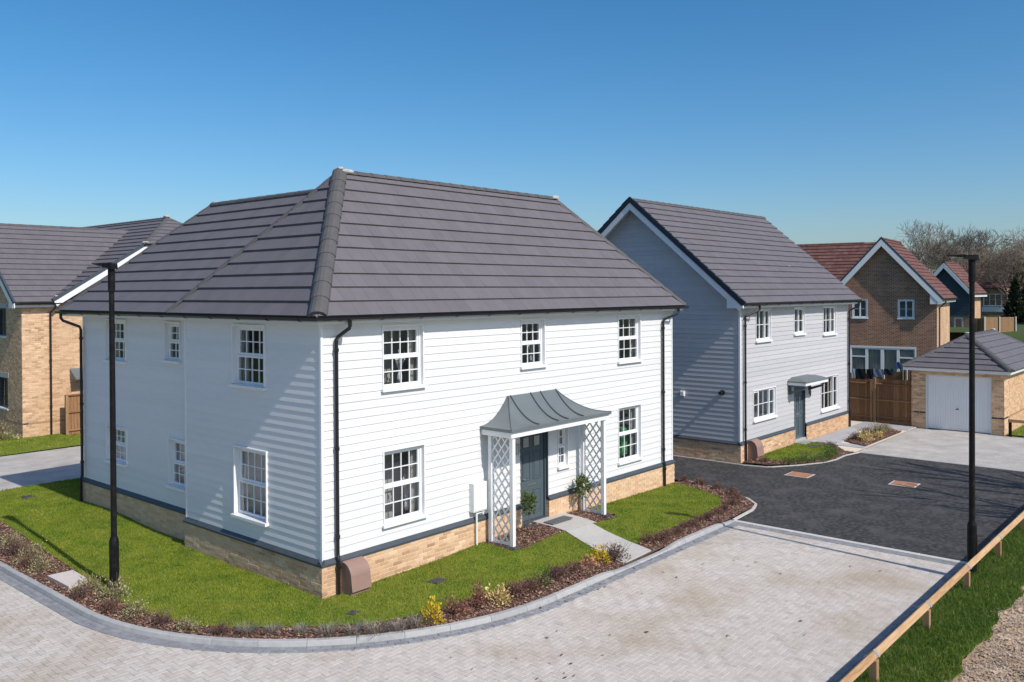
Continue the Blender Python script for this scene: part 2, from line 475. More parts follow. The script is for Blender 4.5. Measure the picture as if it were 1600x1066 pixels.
def blades(name, poly, dens, hgt, wid, m, zf, holes=(), parent=None):
    P = scatter(poly, dens, holes)
    n = len(P)
    z = zf(P[:, 0], P[:, 1]) + np.zeros(n)
    h = hgt * RNG.uniform(.5, 1.25, n); w = wid * RNG.uniform(.6, 1.3, n)
    a = RNG.uniform(0, 2 * PI, n); la = RNG.uniform(0, 2 * PI, n); ln = RNG.uniform(.1, 1.0, n) * h
    V = np.zeros((n, 3, 3))
    for k, s in ((0, -1), (1, 1)):
        V[:, k, 0] = P[:, 0] + s * w / 2 * np.cos(a); V[:, k, 1] = P[:, 1] + s * w / 2 * np.sin(a); V[:, k, 2] = z - .004
    V[:, 2, 0] = P[:, 0] + ln * np.cos(la); V[:, 2, 1] = P[:, 1] + ln * np.sin(la); V[:, 2, 2] = z + h
    me = npmesh(name, V.reshape(-1, 3), np.arange(3 * n).reshape(-1, 3), m, RNG.uniform(0, 1, n))
    return link(name, me, parent, 'stuff')

def chips(name, poly, dens, m, zf, holes=(), size=(.02, .055), flat=.5, parent=None):
    P = scatter(poly, dens, holes)
    n = len(P)
    z = zf(P[:, 0], P[:, 1]) + RNG.uniform(.002, .03, n)
    a = RNG.uniform(0, 2 * PI, n); l = RNG.uniform(*size, n); w = l * RNG.uniform(.3, .7, n)
    e1 = np.stack([np.cos(a), np.sin(a), RNG.uniform(-flat, flat, n)], 1)
    e2 = np.stack([-np.sin(a), np.cos(a), RNG.uniform(-flat, flat, n)], 1)
    c = np.stack([P[:, 0], P[:, 1], z], 1)
    V = np.zeros((n, 4, 3))
    for k, (s, t) in enumerate(((-1, -1), (1, -1), (1, 1), (-1, 1))):
        V[:, k] = c + e1 * (s * l / 2)[:, None] + e2 * (t * w / 2)[:, None]
    me = npmesh(name, V.reshape(-1, 3), np.arange(4 * n).reshape(-1, 4), m, RNG.uniform(0, 1, n))
    return link(name, me, parent, 'stuff')

# far ground
mb = MB(); mb.poly([(-900, -900, -.14), (900, -900, -.14), (900, 900, -.14), (-900, 900, -.14)])
mb.build('ground', K['field'], kind='structure')

# --- kerb line of the main plot: straight, bend, straight
KC, KR = (2.80, 2.72), 5.84
def kerbpath(off):
    """points of the kerb line moved off towards the road"""
    pts = [(KC[0] - KR - off, 12.0), (KC[0] - KR - off, KC[1])]
    r = KR + off
    for k in range(1, 40):
        a = PI + (PI / 2) * k / 40
        pts.append((KC[0] + r * math.cos(a), KC[1] + r * math.sin(a)))
    pts += [(KC[0], KC[1] - KR - off), (9.7, KC[1] - KR - off)]
    return pts

def along(pts):
    L = [0]
    for a, b in zip(pts, pts[1:]): L.append(L[-1] + math.dist(a, b))
    def at(s):
        s = min(max(s, 0), L[-1])
        for i in range(len(L) - 1):
            if s <= L[i + 1] + 1e-9: break
        t = (s - L[i]) / max(L[i + 1] - L[i], 1e-9)
        a, b = pts[i], pts[i + 1]
        d = Vector((b[0] - a[0], b[1] - a[1], 0)).normalized()
        return Vector((a[0] + (b[0] - a[0]) * t, a[1] + (b[1] - a[1]) * t, 0)), d
    return at, L[-1]

def strip_piece(at, s0, s1, prof, m, name, parent, zf=None, n=3):
    """side axis points away from the garden (to the right of travel)"""
    mb = MB()
    path = []
    for k in range(n + 1):
        s = s0 + (s1 - s0) * k / n
        p, d = at(s)
        pa, da = at(max(s - .02, 0)); pb, db = at(s + .02)
        d = (da + db).normalized()
        side = Vector((d.y, -d.x, 0))
        q = prof if zf is None else [(a, b * zf(p)) for a, b in prof]
        path.append((p, side, Vector((0, 0, 1)), q))
    rings = []
    for p, s_, u_, q in path:
        r = []
        for a, b in q:
            v = p + s_ * a + u_ * b
            mb.v.append(tuple(v)); r.append(len(mb.v) - 1)
        rings.append(r)
    mm = len(prof)
    mb.ct = random.random()
    for k in range(len(rings) - 1):
        for j in range(mm):
            mb.face((rings[k][j], rings[k][(j + 1) % mm], rings[k + 1][(j + 1) % mm], rings[k + 1][j]))
    mb.face(rings[0][::-1]); mb.face(rings[-1])
    return mb.build(name, m, parent)

kp = kerbpath(0)
kat, kl = along(kp)
def kdrop(p):
    # dropped kerb across the path and at the far end
    t = 1 - .72 * float(sstep(4.2, 5.0, p.x) * (1 - sstep(6.4, 7.2, p.x))) - .7 * float(sstep(8.7, 9.6, p.x))
    return t
kerb = MB(); 
KPROF = [(-.065, -.05), (.065, -.05), (.060, .012), (.040, .080), (.026, .090), (-.058, .092), (-.065, .088)]
# a thin haunch under the stones
hp_, cells = [], []
kerb = MB()
for k in range(0, 81):
    p, d = kat(kl * k / 80); side = Vector((d.y, -d.x, 0))
    kerb.v += [tuple(p + side * -.05 + Vector((0, 0, -.02))), tuple(p + side * .05 + Vector((0, 0, -.02)))]
    if k: kerb.face((2 * k - 2, 2 * k - 1, 2 * k + 1, 2 * k))
kerb_o = kerb.build('kerb', K['kerb'], kind='structure')
s = 0
while s < kl - .05:
    p, d = kat(s)
    straight = abs(d.x) > .999 or abs(d.y) > .999
    L_ = .915 if straight else .76
    strip_piece(kat, s + .003, min(s + L_ - .003, kl), KPROF, K['kerb'], 'kerb_stone', kerb_o, kdrop, 4)
    s += L_
# channel of grey blocks, three courses lengthwise
gm = MB()
for k in range(0, 81):
    p, d = kat(kl * k / 80); side = Vector((d.y, -d.x, 0))
    gm.v += [tuple(p + side * .06 + Vector((0, 0, .002))), tuple(p + side * .27 + Vector((0, 0, .002)))]
    if k: gm.face((2 * k - 2, 2 * k - 1, 2 * k + 1, 2 * k))
chan = gm.build('channel', K['paverbed'], kind='structure')
for row, (a0, a1) in enumerate(((.066, .166), (.169, .269))):
    s = .1 * row
    while s < kl - .1:
        z = .012 + random.uniform(-.002, .002)
        strip_piece(kat, s + .004, min(s + .2, kl), [(a0, -.02), (a1, -.02), (a1, z - .004), (a1 - .004, z), (a0 + .004, z), (a0, z - .004)], K['gutterblock'], 'channel_block', chan, None, 1)
        s += .204

# --- block paved road
road_poly = [(-16, 20), (-3.1, 20)] + kerbpath(.06)[0:] + [(9.66, -3.2), (9.66, -8.3), (-16, -8.3)]
road_poly = [(-16, 13.3), (-3.1, 13.3)] + kerbpath(.2) + [(9.62, -8.3), (-16, -8.3)]
road = sheet('road', road_poly, lambda x, y: -.012 + 0 * x, 1.5, K['paverbed'])
ca, sa = 1.0, 0.0
def paver_mesh(tint, L_=.2, W_=.1):
    mb = MB(); mb.ct = tint
    mb.cbox(-L_ / 2 + .0012, L_ / 2 - .0012, -W_ / 2 + .0012, W_ / 2 - .0012, -.05, 0, .004)
    return mb.mesh('paving_block', K['paver'])
PV = [paver_mesh(k / 11) for k in range(12)]
cells = []
R_ = 130
for i in range(-R_ * 2, R_ * 2):
    for j in range(-R_ * 2, R_ * 2):
        d = (i - j) % 4
        if d == 0: cx, cy, v = i + 1.0, j + .5, 0
        elif d == 3: cx, cy, v = i + .5, j + 1.0, 1
        else: continue
        x = (cx * ca - cy * sa) * .1; y = (cx * sa + cy * ca) * .1
        if -14 < x < 9.75 and -8.35 < y < 13.3: cells.append((x, y, v))
CE = np.array(cells)
vis = inpoly(CE[:, :2], road_poly)
CE = CE[vis]
keep = []
for x, y, v in CE:
    q = proj((x, y, 0))
    keep.append((q[2] + (0 if inframe((x, y, 0), 60) else 30) if q else 60, x, y, v))
keep.sort()
big = MB()
nobj = 0
for q, x, y, v in keep:
    a = v * PI / 2 + random.uniform(-.012, .012)
    z = random.uniform(-.0025, .0015)
    k = random.randrange(12)
    if nobj < 300 and inframe((x, y, 0), 0):
        link('paving_block', PV[k], road, None, (x, y, z), (random.uniform(-.008, .008), random.uniform(-.008, .008), a)); nobj += 1
        continue
    c, s_ = math.cos(a), math.sin(a)
    big.fr = FR((x, y, z), (c, s_, random.uniform(-.01, .01)), (-s_, c, random.uniform(-.01, .01)), (0, 0, 1))
    big.ct = k / 11
    if q < 19: big.cbox(-.0988, .0988, -.0488, .0488, -.05, 0, .004)
    else: big.poly([(-.0984, -.0484, 0), (.0984, -.0484, 0), (.0984, .0484, 0), (-.0984, .0484, 0)])
big.build('paving_blocks', K['paver'], road, kind='stuff')

# rail side kerb
rk = MB(); rk.poly([(-16, -8.42, -.015), (31, -8.42, -.015), (31, -8.30, -.015), (-16, -8.30, -.015)])
rko = rk.build('verge_kerb', K['kerb'], kind='structure')
x = -3.0
while x < 26:
    mb = MB(); mb.fr = W0
    prof = [(-8.425, -.05), (-8.425, .098), (-8.415, .104), (-8.335, .104), (-8.322, .094), (-8.308, .012), (-8.30, -.05)]
    a = [mb.P(x + .003, *q) for q in prof]; b_ = [mb.P(x + .912, *q) for q in prof]
    for j in range(len(prof)): mb.face((a[j], a[(j + 1) % 7], b_[(j + 1) % 7], b_[j]))
    mb.face(a); mb.face(b_[::-1])
    mb.build('kerb_stone', K['kerb'], rko)
    x += .915
# channel blocks along the verge kerb
vc = MB(); vc.poly([(-6, -8.31, -.001), (9.5, -8.31, -.001), (9.5, -8.08, -.001), (-6, -8.08, -.001)])
vco = vc.build('verge_channel', K['paverbed'], kind='structure')
for row, (a0, a1) in enumerate(((-8.298, -8.198), (-8.194, -8.094))):
    x = -3 + .1 * row
    while x < 9.4:
        mb = MB(); mb.ct = random.random(); mb.cbox(x + .002, x + .2, a0, a1, -.03, .010 + random.uniform(-.002, .002), .004)
        mb.build('channel_block', K['gutterblock'], vco); x += .204

# flush kerb between block paving and tarmac
fk = MB(); fk.poly([(9.44, -8.25, -.006), (9.80, -8.25, -.006), (9.80, -3.1, -.006), (9.44, -3.1, -.006)])
fko = fk.build('flush_kerb', K['kerb'], kind='structure')
y = -8.25
while y < -3.2:
    mb = MB(); mb.cbox(9.655, 9.79, y + .003, min(y + .912, -3.12), -.04, .022, .006); mb.build('kerb_stone', K['edging'], fko)
    y += .915
for r_, (a0, a1) in enumerate(((9.45, 9.548), (9.552, 9.65))):
    y = -8.2
    while y < -3.3:
        mb = MB(); mb.ct = random.random(); mb.cbox(a0, a1, y + .002, y + .2, -.03, .010 + random.uniform(-.002, .002), .004)
        mb.build('channel_block', K['gutterblock'], fko); y += .204

# --- tarmac court and the lane between the houses
plot_edge = [(9.72, -3.12), (11.0, -3.03), (11.5, -2.86), (11.95, -2.40), (12.35, -1.5), (12.72, -.45), (12.85, .1)]
gray_edge = [(15.99, 9.0), (15.99, -.28), (16.2, -1.05), (17.0, -1.6), (18.0, -2.10), (18.8, -2.22), (19.55, -2.18), (20.5, -2.36)]
tar_poly = [(9.76, -8.31), (9.76, -3.14)] + plot_edge[1:] + [(12.6, 9.0)] + gray_edge + [(20.5, -8.31)]
sheet('tarmac', tar_poly, lambda x, y: .004 + 0 * x, 1.2, K['tarmac'])
mb = MB(); mb.poly([(20.5, -14, .0), (27.4, -14, .0), (27.4, -2.2, .0), (20.5, -2.2, .0)])
mb.build('drive', K['drive'], kind='structure')
# edging of the tarmac
def edging(name, pts, w, h, z0=-.05, m='edging', step=.9):
    at, L_ = along(pts)
    o = MB()
    p, d = at(0)
    o.poly([(p.x, p.y, z0), (p.x + .02, p.y, z0), (p.x, p.y + .02, z0)])
    o = o.build(name, K[m], kind='structure')
    s = 0
    while s < L_ - .03:
        strip_piece(at, s + .003, min(s + step - .003, L_), [(-w / 2, z0), (w / 2, z0), (w / 2, h), (-w / 2, h)], K[m], 'edging_stone', o, None, 3)
        s += step
edging('plot_edging', plot_edge, .06, .045)
edging('lane_edging', gray_edge, .06, .03)
edging('drive_edging', [(20.52, -2.3), (20.52, -8.2)], .12, .012, m='kerb')

# --- front garden of the white house
house_front = [(12.45, -.02), (0, -.02), (0, 4.86), (.19, 4.86), (.19, 10.43), (6, 10.43)]
plot_poly = [(KC[0] - KR + .05, 12.0), (KC[0] - KR + .05, KC[1])] + [(KC[0] + (KR - .05) * math.cos(PI + PI / 2 * k / 40), KC[1] + (KR - .05) * math.sin(PI + PI / 2 * k / 40)) for k in range(1, 40)] + \
            [(KC[0], KC[1] - KR + .05), (9.7, KC[1] - KR + .05)] + [(x_ - .04, y_ + .02) for x_, y_ in plot_edge[1:]] + house_front + [(6, 13.3), (-2.99, 13.3)]
bed = sheet('planting_bed', plot_poly, lambda x, y: gh(x, y) + .0, .3, K['soil'])
lawn_w = [(-1.9, 13.25), (-1.95, 9.9), (-2.12, 7), (-2.2, 5.1), (-2.38, 3.6), (-2.42, 2.2), (-2.3, 1.2), (-2.05, .45), (-1.5, -.3), (-.85, -1.05), (-.1, -1.62), (.85, -2.0), (2.0, -2.12), (3.6, -2.22), (4.7, -2.3), (5.36, -2.5),
          (5.92, -.92), (4.55, -.98), (4.2, -.86), (4.2, -.03), (0, -.03), (-.01, 4.86), (.18, 4.9), (.18, 10.42), (5, 10.45), (5.5, 13.25)]
lawn_e = [(6.95, -.95), (6.44, -2.5), (7.2, -2.42), (8.8, -2.4), (9.9, -2.36), (10.8, -2.25), (11.4, -1.9), (11.75, -1.25), (12.05, -.5), (12.1, -.03), (8.0, -.03), (7.98, -.9), (7.7, -1.05)]
zl = lambda x, y: gh(x, y) + .012
for nm, lp in (('lawn', lawn_w), ('lawn', lawn_e)):
    sheet(nm, lp, zl, .25, K['turf'])
pads = [[(-2.79, 5.02), (-2.25, 4.98), (-2.3, 4.08), (-2.79, 3.95)], [(1.75, -1.13), (2.1, -1.08), (2.12, -.82), (1.78, -.86)], [(-.2, -1.08), (.05, -1.03), (.05, -.83), (-.2, -.87)], [(-.75, 11.75), (-.45, 11.75), (-.45, 12.05), (-.75, 12.05)]]
blades('grass', lawn_w, 2600, .034, .014, K['blade'], zl, pads)
blades('grass', lawn_e, 2600, .034, .014, K['blade'], zl)
path_hole = [(5.95, .3), (7.16, .3), (7.05, -1.0), (6.2, -3.3), (5.13, -3.3), (5.95, -1.0)]
chips('bark_mulch', plot_poly, 950, K['chip'], gh, (lawn_w, lawn_e, path_hole, pads[0]))
# path from kerb to the front door
zp = lambda x, y: float(gh(x, y)) + .022
pth = MB(); pth.poly([(x_, y_, float(gh(x_, y_)) - .01) for x_, y_ in [(5.16, -3.02), (6.22, -3.02), (6.95, -1.0), (5.93, -1.0)]])
pth = pth.build('path', K['slab'], kind='structure')
def slab(pts, name='paving_slab', m='slab', parent=None, th=.03, up_=.0, g=.004):
    c = Vector((sum(p[0] for p in pts) / len(pts), sum(p[1] for p in pts) / len(pts)))
    mb = MB(); mb.ct = random.random()
    t, b_ = [], []
    for p in pts:
        d = (Vector(p) - c); q = c + d * (1 - g / max(d.length, .01))
        z = zp(q.x, q.y) + up_
        t.append(mb.P(q.x, q.y, z)); b_.append(mb.P(q.x, q.y, z - th))
    n = len(pts)
    mb.face(t)
    for k in range(n): mb.face((b_[k], b_[(k + 1) % n], t[(k + 1) % n], t[k]))
    return mb.build(name, K[m], parent)
A_, B_, C_, D_ = (5.16, -3.0), (6.22, -3.0), (6.95, -.97), (5.93, -.97)
lerp = lambda p, q, t: (p[0] + (q[0] - p[0]) * t, p[1] + (q[1] - p[1]) * t)
for k in range(4):
    slab([lerp(A_, D_, k / 4), lerp(B_, C_, k / 4), lerp(B_, C_, (k + 1) / 4), lerp(A_, D_, (k + 1) / 4)], parent=pth)
for (x0, x1, y0, y1) in ((5.95, 7.1, -.965, -.55), (5.95, 7.1, -.545, .16)):
    slab([(x0, y0), (x1, y0), (x1, y1), (x0, y1)], parent=pth, up_=.004)

# verge beyond the rail, bare earth
zv = lambda x, y: .085 + .05 * sstep(-8.45, -8.65, y) + .012 * np.sin(x * 2.1) * np.sin(y * 3) + .02 * sstep(-8.4, -9.3, y)
ed = []
xx = np.arange(-2, 26.1, .12)
for k, x_ in enumerate(xx):
    ed.append((float(x_), -9.5 + .04 * math.sin(x_ * 3.1) + .025 * math.sin(x_ * 7.7) + random.uniform(-.015, .015)))
verge_poly = [(-2, -8.425)] + ed + [(26, -8.425)]
sheet('verge', verge_poly, zv, .4, K['turf'])
near = [p for p in verge_poly if p[0] < 17] + [(17, -9.5), (17, -8.405)]
blades('grass', [(2.2, -8.44)] + [p for p in ed if 2.2 < p[0] < 15] + [(15, -8.44)], 3200, .075, .011, K['blade2'], zv)
def zd(x, y):
    return (.11) + .02 * np.sin(x * 5.3 + y * 3) * np.sin(y * 7.1 - x * 2) + .03 * np.sin(x * 1.7) * np.sin(y * 2.3 + 1) + .012 * np.sin(x * 19) * np.sin(y * 17)
sheet('bare_earth', [(0, -14)] + [(p[0], p[1] + .06) for p in ed if p[0] > 0] + [(26, -14)], zd, .09, K['dirt'])
chips('loose_stones', [(2.8, -10.9)] + [(p[0], p[1] + .12) for p in ed if 2.8 < p[0] < 13] + [(13, -9.9)], 1500, K['stone'], zd, (), (.008, .028), .6)
chips('clods', [(2.8, -10.9)] + [(p[0], p[1]) for p in ed if 2.8 < p[0] < 13] + [(13, -9.9)], 500, K['dirt'], zd, (), (.02, .06), .5)
# tufts on the earth
blades('grass', [(8.6, -9.85), (9.6, -9.7), (9.9, -9.55), (8.9, -9.65)], 900, .06, .012, K['blade2'], zd)

# --- garden of the grey house, paths, beds
zg = lambda x, y: .045 + .05 * sstep(.0, 1.5, y + 2.2) + 0 * x
gplot = [(16.03, -.25)] + gray_edge[2:-1] + [(20.3, -2.25), (20.3, -1.95), (21.1, -1.3), (20.95, -.22)]
sheet('planting_bed', gplot, zg, .4, K['soil'])
glawn = [(16.75, -.35), (17.0, -.95), (17.8, -1.55), (18.7, -1.72), (19.5, -1.62), (20.2, -1.35), (20.75, -1.0), (20.9, -.5), (20.6, -.22), (16.8, -.24)]
sheet('lawn', glawn, lambda x, y: zg(x, y) + .012, .3, K['turf'])
blades('grass', glawn, 1300, .05, .016, K['blade'], lambda x, y: zg(x, y) + .012)
chips('bark_mulch', gplot, 600, K['chip'], zg, (glawn,))
gp = sheet('path', [(20.98, -.22), (21.15, -1.3), (20.35, -1.95), (20.35, -2.28), (27.3, -2.28), (27.3, 1.5), (25.7, 1.5), (25.7, -.22)], lambda x, y: .03 + .03 * sstep(-2, -.5, y), .6, K['bmortar'])
def gslab(x0, x1, y0, y1, z):
    mb = MB(); mb.ct = random.random(); mb.box(x0 + .004, x1 - .004, y0 + .004, y1 - .004, z - .03, z + .018)
    mb.build('paving_slab', K['slabgrey'], gp)
for i in range(11):
    for j in range(4):
        x_, y_ = 21.2 + i * .55, -2.25 + j * .5
        cx_, cy_ = x_ + .27, y_ + .25
        if 21.5 < cx_ < 26.4 and cy_ < -1.1 : continue
        z = .03 + .03 * float(sstep(-2, -.5, cy_))
        gslab(x_, x_ + .55, y_, y_ + .5, z)
bed2 = [(22.2, -1.15), (21.55, -2.2), (25.6, -2.2), (26.35, -1.25)]
sheet('planting_bed', bed2, lambda x, y: .07 + 0 * x, .4, K['soil'])
chips('bark_mulch', bed2, 600, K['chip'], lambda x, y: .075 + 0 * x)
sheet('lawn', [(27.4, -5.4), (27.3, -14), (40, -14), (40, -5.4)], lambda x, y: .05 + 0 * x, 1.5, K['turf'])
blades('grass', [(27.4, -5.45), (27.3, -8.5), (32, -8.5), (32, -5.45)], 500, .06, .02, K['blade'], lambda x, y: .05 + 0 * x)

# --- ground on the left, towards the brick house
mb = MB(); mb.poly([(-20, 13.3, .02), (9, 13.3, .02), (9, 19.7, .02), (-20, 19.7, .02)])
mb.build('side_road', K['drive'], kind='structure')
llawn = [(-3, 19.72), (9, 19.95), (9, 22.5), (3.06, 22.5), (3.06, 24.5), (-3, 24.5)]
zll = lambda x, y: .03 + .10 * sstep(19.7, 22, y)
sheet('lawn', llawn, zll, .6, K['turf'])
blades('grass', [(-1, 19.75), (7, 19.95), (7, 22.45), (3.06, 22.45), (3.06, 23.5), (-1, 23.5)], 700, .05, .018, K['blade'], zll)
# far open ground beyond the houses
sheet('lawn', [(42, -30), (160, -30), (160, 60), (60, 60), (60, 2), (50, .5), (42, .5)], lambda x, y: -.05 + 2.6 * sstep(50, 62, x), 4, K['field'])
# ------------------------------------------------------------------ building kit
def cutspans(a0, a1, holes):
    """spans of [a0,a1] left after removing holes"""
    sp = [(a0, a1)]
    for h0, h1 in holes:
        n = []
        for s0, s1 in sp:
            if h1 <= s0 or h0 >= s1: n.append((s0, s1)); continue
            if h0 > s0: n.append((s0, h0))
            if h1 < s1: n.append((h1, s1))
        sp = n
    return [q for q in sp if q[1] - q[0] > .004]

def wallsheet(mb, a0, a1, z0, z1, holes, n):
    """flat sheet with rectangular holes (u0,u1,z0,z1) at depth n"""
    zs = sorted({z0, z1} | {min(max(h[k], z0), z1) for h in holes for k in (2, 3)})
    for b0, b1 in zip(zs, zs[1:]):
        if b1 - b0 < 1e-4: continue
        mid = (b0 + b1) / 2
        for s0, s1 in cutspans(a0, a1, [(h[0], h[1]) for h in holes if h[2] < mid < h[3]]):
            mb.poly([(s0, b0, n), (s1, b0, n), (s1, b1, n), (s0, b1, n)])

def boards(fr, rng, z0, z1, exp, holes, m, parent, nb=-.040, nt=-.054, name='weatherboard'):
    """lapped boards; rng(z) -> (u0,u1)"""
    z = z0
    while z < z1 - .02:
        zt = min(z + exp, z1)
        A0, A1 = rng(z); B0, B1 = rng(zt)
        hh = [h for h in holes if h[2] < zt and h[3] > z]
        zs = sorted({z, zt} | {h[k] for h in hh for k in (2, 3) if z < h[k] < zt})
        nn = lambda q: nb + (nt - nb) * (q - z) / exp
        for b0, b1 in zip(zs, zs[1:]):
            mid = (b0 + b1) / 2
            t0, t1 = (b0 - z) / (zt - z), (b1 - z) / (zt - z)
            l0, l1 = A0 + (B0 - A0) * t0, A0 + (B0 - A0) * t1
            r0, r1 = A1 + (B1 - A1) * t0, A1 + (B1 - A1) * t1
            for s0, s1 in cutspans(min(l0, l1), max(r0, r1), [(h[0], h[1]) for h in hh if h[2] < mid < h[3]]):
                a0 = l0 if s0 <= min(l0, l1) + 1e-6 else s0; a1_ = l1 if s0 <= min(l0, l1) + 1e-6 else s0
                c0 = r0 if s1 >= max(r0, r1) - 1e-6 else s1; c1_ = r1 if s1 >= max(r0, r1) - 1e-6 else s1
                if c0 - a0 < .01 and c1_ - a1_ < .01: continue
                mb = MB(fr)
                mb.hexa([(a0, b0, -.062), (c0, b0, -.062), (c0, b0, nn(b0)), (a0, b0, nn(b0)),
                         (a1_, b1, -.062), (c1_, b1, -.062), (c1_, b1, nn(b1)), (a1_, b1, nn(b1))])
                mb.build(name, m, parent)
        z += exp

BRV = {}
def bricks(fr, rows, holes, parent, zoff, objmax=None, depth=.05, mat_='brick', proud=.0, bl=.225, jitter=.003, order=None, dark=()):
    """rows: list of (u0,u1,z) course starts; returns nothing; nearest objmax become objects"""
    out = []
    for r, (u0, u1, z) in enumerate(rows):
        zc = z + .0375
        for g0, g1 in cutspans(u0, u1, [(h[0], h[1]) for h in holes if h[2] < zc < h[3]]):
            s = g0 - (bl / 2 if r % 2 else 0)
            while s < g1:
                a, b_ = max(s, g0), min(s + bl, g1)
                if b_ - a > .03:
                    out.append((a + .005 * (a > g0 + .001), b_ - .005 * (b_ < g1 - .001), z + .005, z + .07, r in dark))
                s += bl
    return out

def place_bricks(lst, parent, objmax, restname='bricks'):
    """lst of (frame, a0,a1,z0,z1,dark)"""
    def key(q):
        p = q[0].p((q[1] + q[2]) / 2, (q[3] + q[4]) / 2, 0)
        return (p - CP).length + (0 if inframe(p) else 1000)
    lst = sorted(lst, key=key)
    rest = MB()
    for k, (fr, a0, a1, z0, z1, dk) in enumerate(lst):
        n1 = random.uniform(-.002, .003)
        if k < objmax:
            mb = MB(fr); mb.ct = random.random()
            mb.cbox(a0, a1, z0, z1, -.03, n1, .004)
            mb.build('brick', K['dbrick' if dk else 'brick'], parent)
        else:
            rest.fr = fr; rest.ct = random.random() if not dk else 0
            if dk: rest.ct = -.6
            rest.box(a0, a1, z0, z1, -.02, n1)
    if rest.f: rest.build(restname, K['brick'], parent, kind='stuff')

def window(fr, u0, u1, z0, z1, parent, style='sash', cols=4, sill=True, nface=-.022, rec=.085, inside='curtain', nameroom=True, seed=0, openers=(), roomm='dark', framem='white', depth=.75):
    """surround, frame, sashes, bars, panes, sill and the bit of room behind"""
    rr = random.Random(seed)
    f0 = nface - rec            # outer face of the fixed frame
    w = MB(fr)
    st = .028                   # surround board
    zb = z0 + (.07 if sill else 0)
    w.box(u0, u0 + st, zb, z1, f0 - .05, nface); w.box(u1 - st, u1, zb, z1, f0 - .05, nface)
    w.box(u0 + st, u1 - st, z1 - st, z1, f0 - .05, nface)
    a0, a1, b0, b1 = u0 + st, u1 - st, zb, z1 - st
    fw_ = .042
    w.box(a0, a0 + fw_, b0, b1, f0 - .07, f0); w.box(a1 - fw_, a1, b0, b1, f0 - .07, f0)
    w.box(a0 + fw_, a1 - fw_, b1 - fw_, b1, f0 - .07, f0); w.box(a0 + fw_, a1 - fw_, b0, b0 + fw_, f0 - .07, f0)
    wo = w.build('window', K[framem], parent)
    if sill:
        s = MB(fr)
        s.hexa([(u0 - .03, z0 + .012, f0 - .02), (u1 + .03, z0 + .012, f0 - .02), (u1 + .03, z0, nface + .05), (u0 - .03, z0, nface + .05),
                (u0 - .03, z0 + .072, f0 - .02), (u1 + .03, z0 + .072, f0 - .02), (u1 + .03, z0 + .055, nface + .05), (u0 - .03, z0 + .055, nface + .05)])
        s.build('sill', K['white'], wo)
    i0, i1, j0, j1 = a0 + fw_, a1 - fw_, b0 + fw_, b1 - fw_
    def light(p0, p1, q0, q1, nf, fwid, cc, rows, nm='sash'):
        if fwid > 0:
            m = MB(fr)
            m.cbox(p0, p0 + fwid, q0, q1, nf - .05, nf, .006); m.cbox(p1 - fwid, p1, q0, q1, nf - .05, nf, .006)
            m.cbox(p0 + fwid, p1 - fwid, q1 - fwid, q1, nf - .05, nf, .006); m.cbox(p0 + fwid, p1 - fwid, q0, q0 + fwid, nf - .05, nf, .006)
            m.build(nm, K[framem], wo)
        x0, x1, y0, y1 = p0 + fwid, p1 - fwid, q0 + fwid, q1 - fwid
        bw = .020
        for k in range(1, cc):
            c = x0 + (x1 - x0) * k / cc
            m = MB(fr); m.box(c - bw / 2, c + bw / 2, y0, y1, nf - .035, nf - .012); m.build('glazing_bar', K[framem], wo)
        for k in range(1, rows):
            c = y0 + (y1 - y0) * k / rows
            for g in range(cc):
                m = MB(fr); m.box(x0 + (x1 - x0) * g / cc + (bw / 2 if g else 0), x0 + (x1 - x0) * (g + 1) / cc - (bw / 2 if g < cc - 1 else 0), c - bw / 2, c + bw / 2, nf - .033, nf - .014)
                m.build('glazing_bar', K[framem], wo)
        for g in range(cc):
            for h in range(rows):
                l0, l1 = x0 + (x1 - x0) * g / cc, x0 + (x1 - x0) * (g + 1) / cc
                m0, m1 = y0 + (y1 - y0) * h / rows, y0 + (y1 - y0) * (h + 1) / rows
                m = MB(fr); t = rr.uniform(-.0015, .0015); t2 = rr.uniform(-.0015, .0015)
                m.poly([(l0, m0, nf - .024 + t), (l1, m0, nf - .024 - t2), (l1, m1, nf - .024 - t), (l0, m1, nf - .024 + t2)])
                m.build('pane', K['glass'], wo)
    if style == 'sash':
        mid = (j0 + j1) / 2
        light(i0, i1, mid - .005, j1, f0 - .012, .048, cols, 2)
        light(i0 - .02, i1 + .02, j0 - .03, mid - .002, f0 + .012, .046, cols, 2)
    else:
        n = len(cols)
        tot = sum(cols)
        p = i0
        for k, c in enumerate(cols):
            q = p + (i1 - i0) * c / tot
            op = k in openers
            light(p - (.012 if op else 0), q + (.012 if op else 0), j0 - (.02 if op else 0), j1 + (.02 if op else 0), f0 + (.02 if op else -.005), .05 if op else .014, 1 if c < 1.5 else 2, 2)
            p = q
    # room
    r = MB(fr)
    d = f0 - depth
    x0, x1, y0, y1 = u0 + st * .5, u1 - st * .5, zb - .02, z1 - .01
    e = f0 - .072
    X0, X1, Y0, Y1 = x0 - .5, x1 + .5, y0 - .4, y1 + .05
    r.poly([(X0, Y0, d), (X1, Y0, d), (X1, Y1, d), (X0, Y1, d)])
    r.poly([(X0, Y0, e), (X0, Y0, d), (X0, Y1, d), (X0, Y1, e)]); r.poly([(X1, Y0, e), (X1, Y0, d), (X1, Y1, d), (X1, Y1, e)])
    r.poly([(X0, Y0, e), (X1, Y0, e), (X1, Y0, d), (X0, Y0, d)]); r.poly([(X0, Y1, e), (X1, Y1, e), (X1, Y1, d), (X0, Y1, d)])
    wallsheet(r, X0, X1, Y0, Y1, [(x0, x1, y0, y1)], e)
    r.build('room', K[roomm], wo)
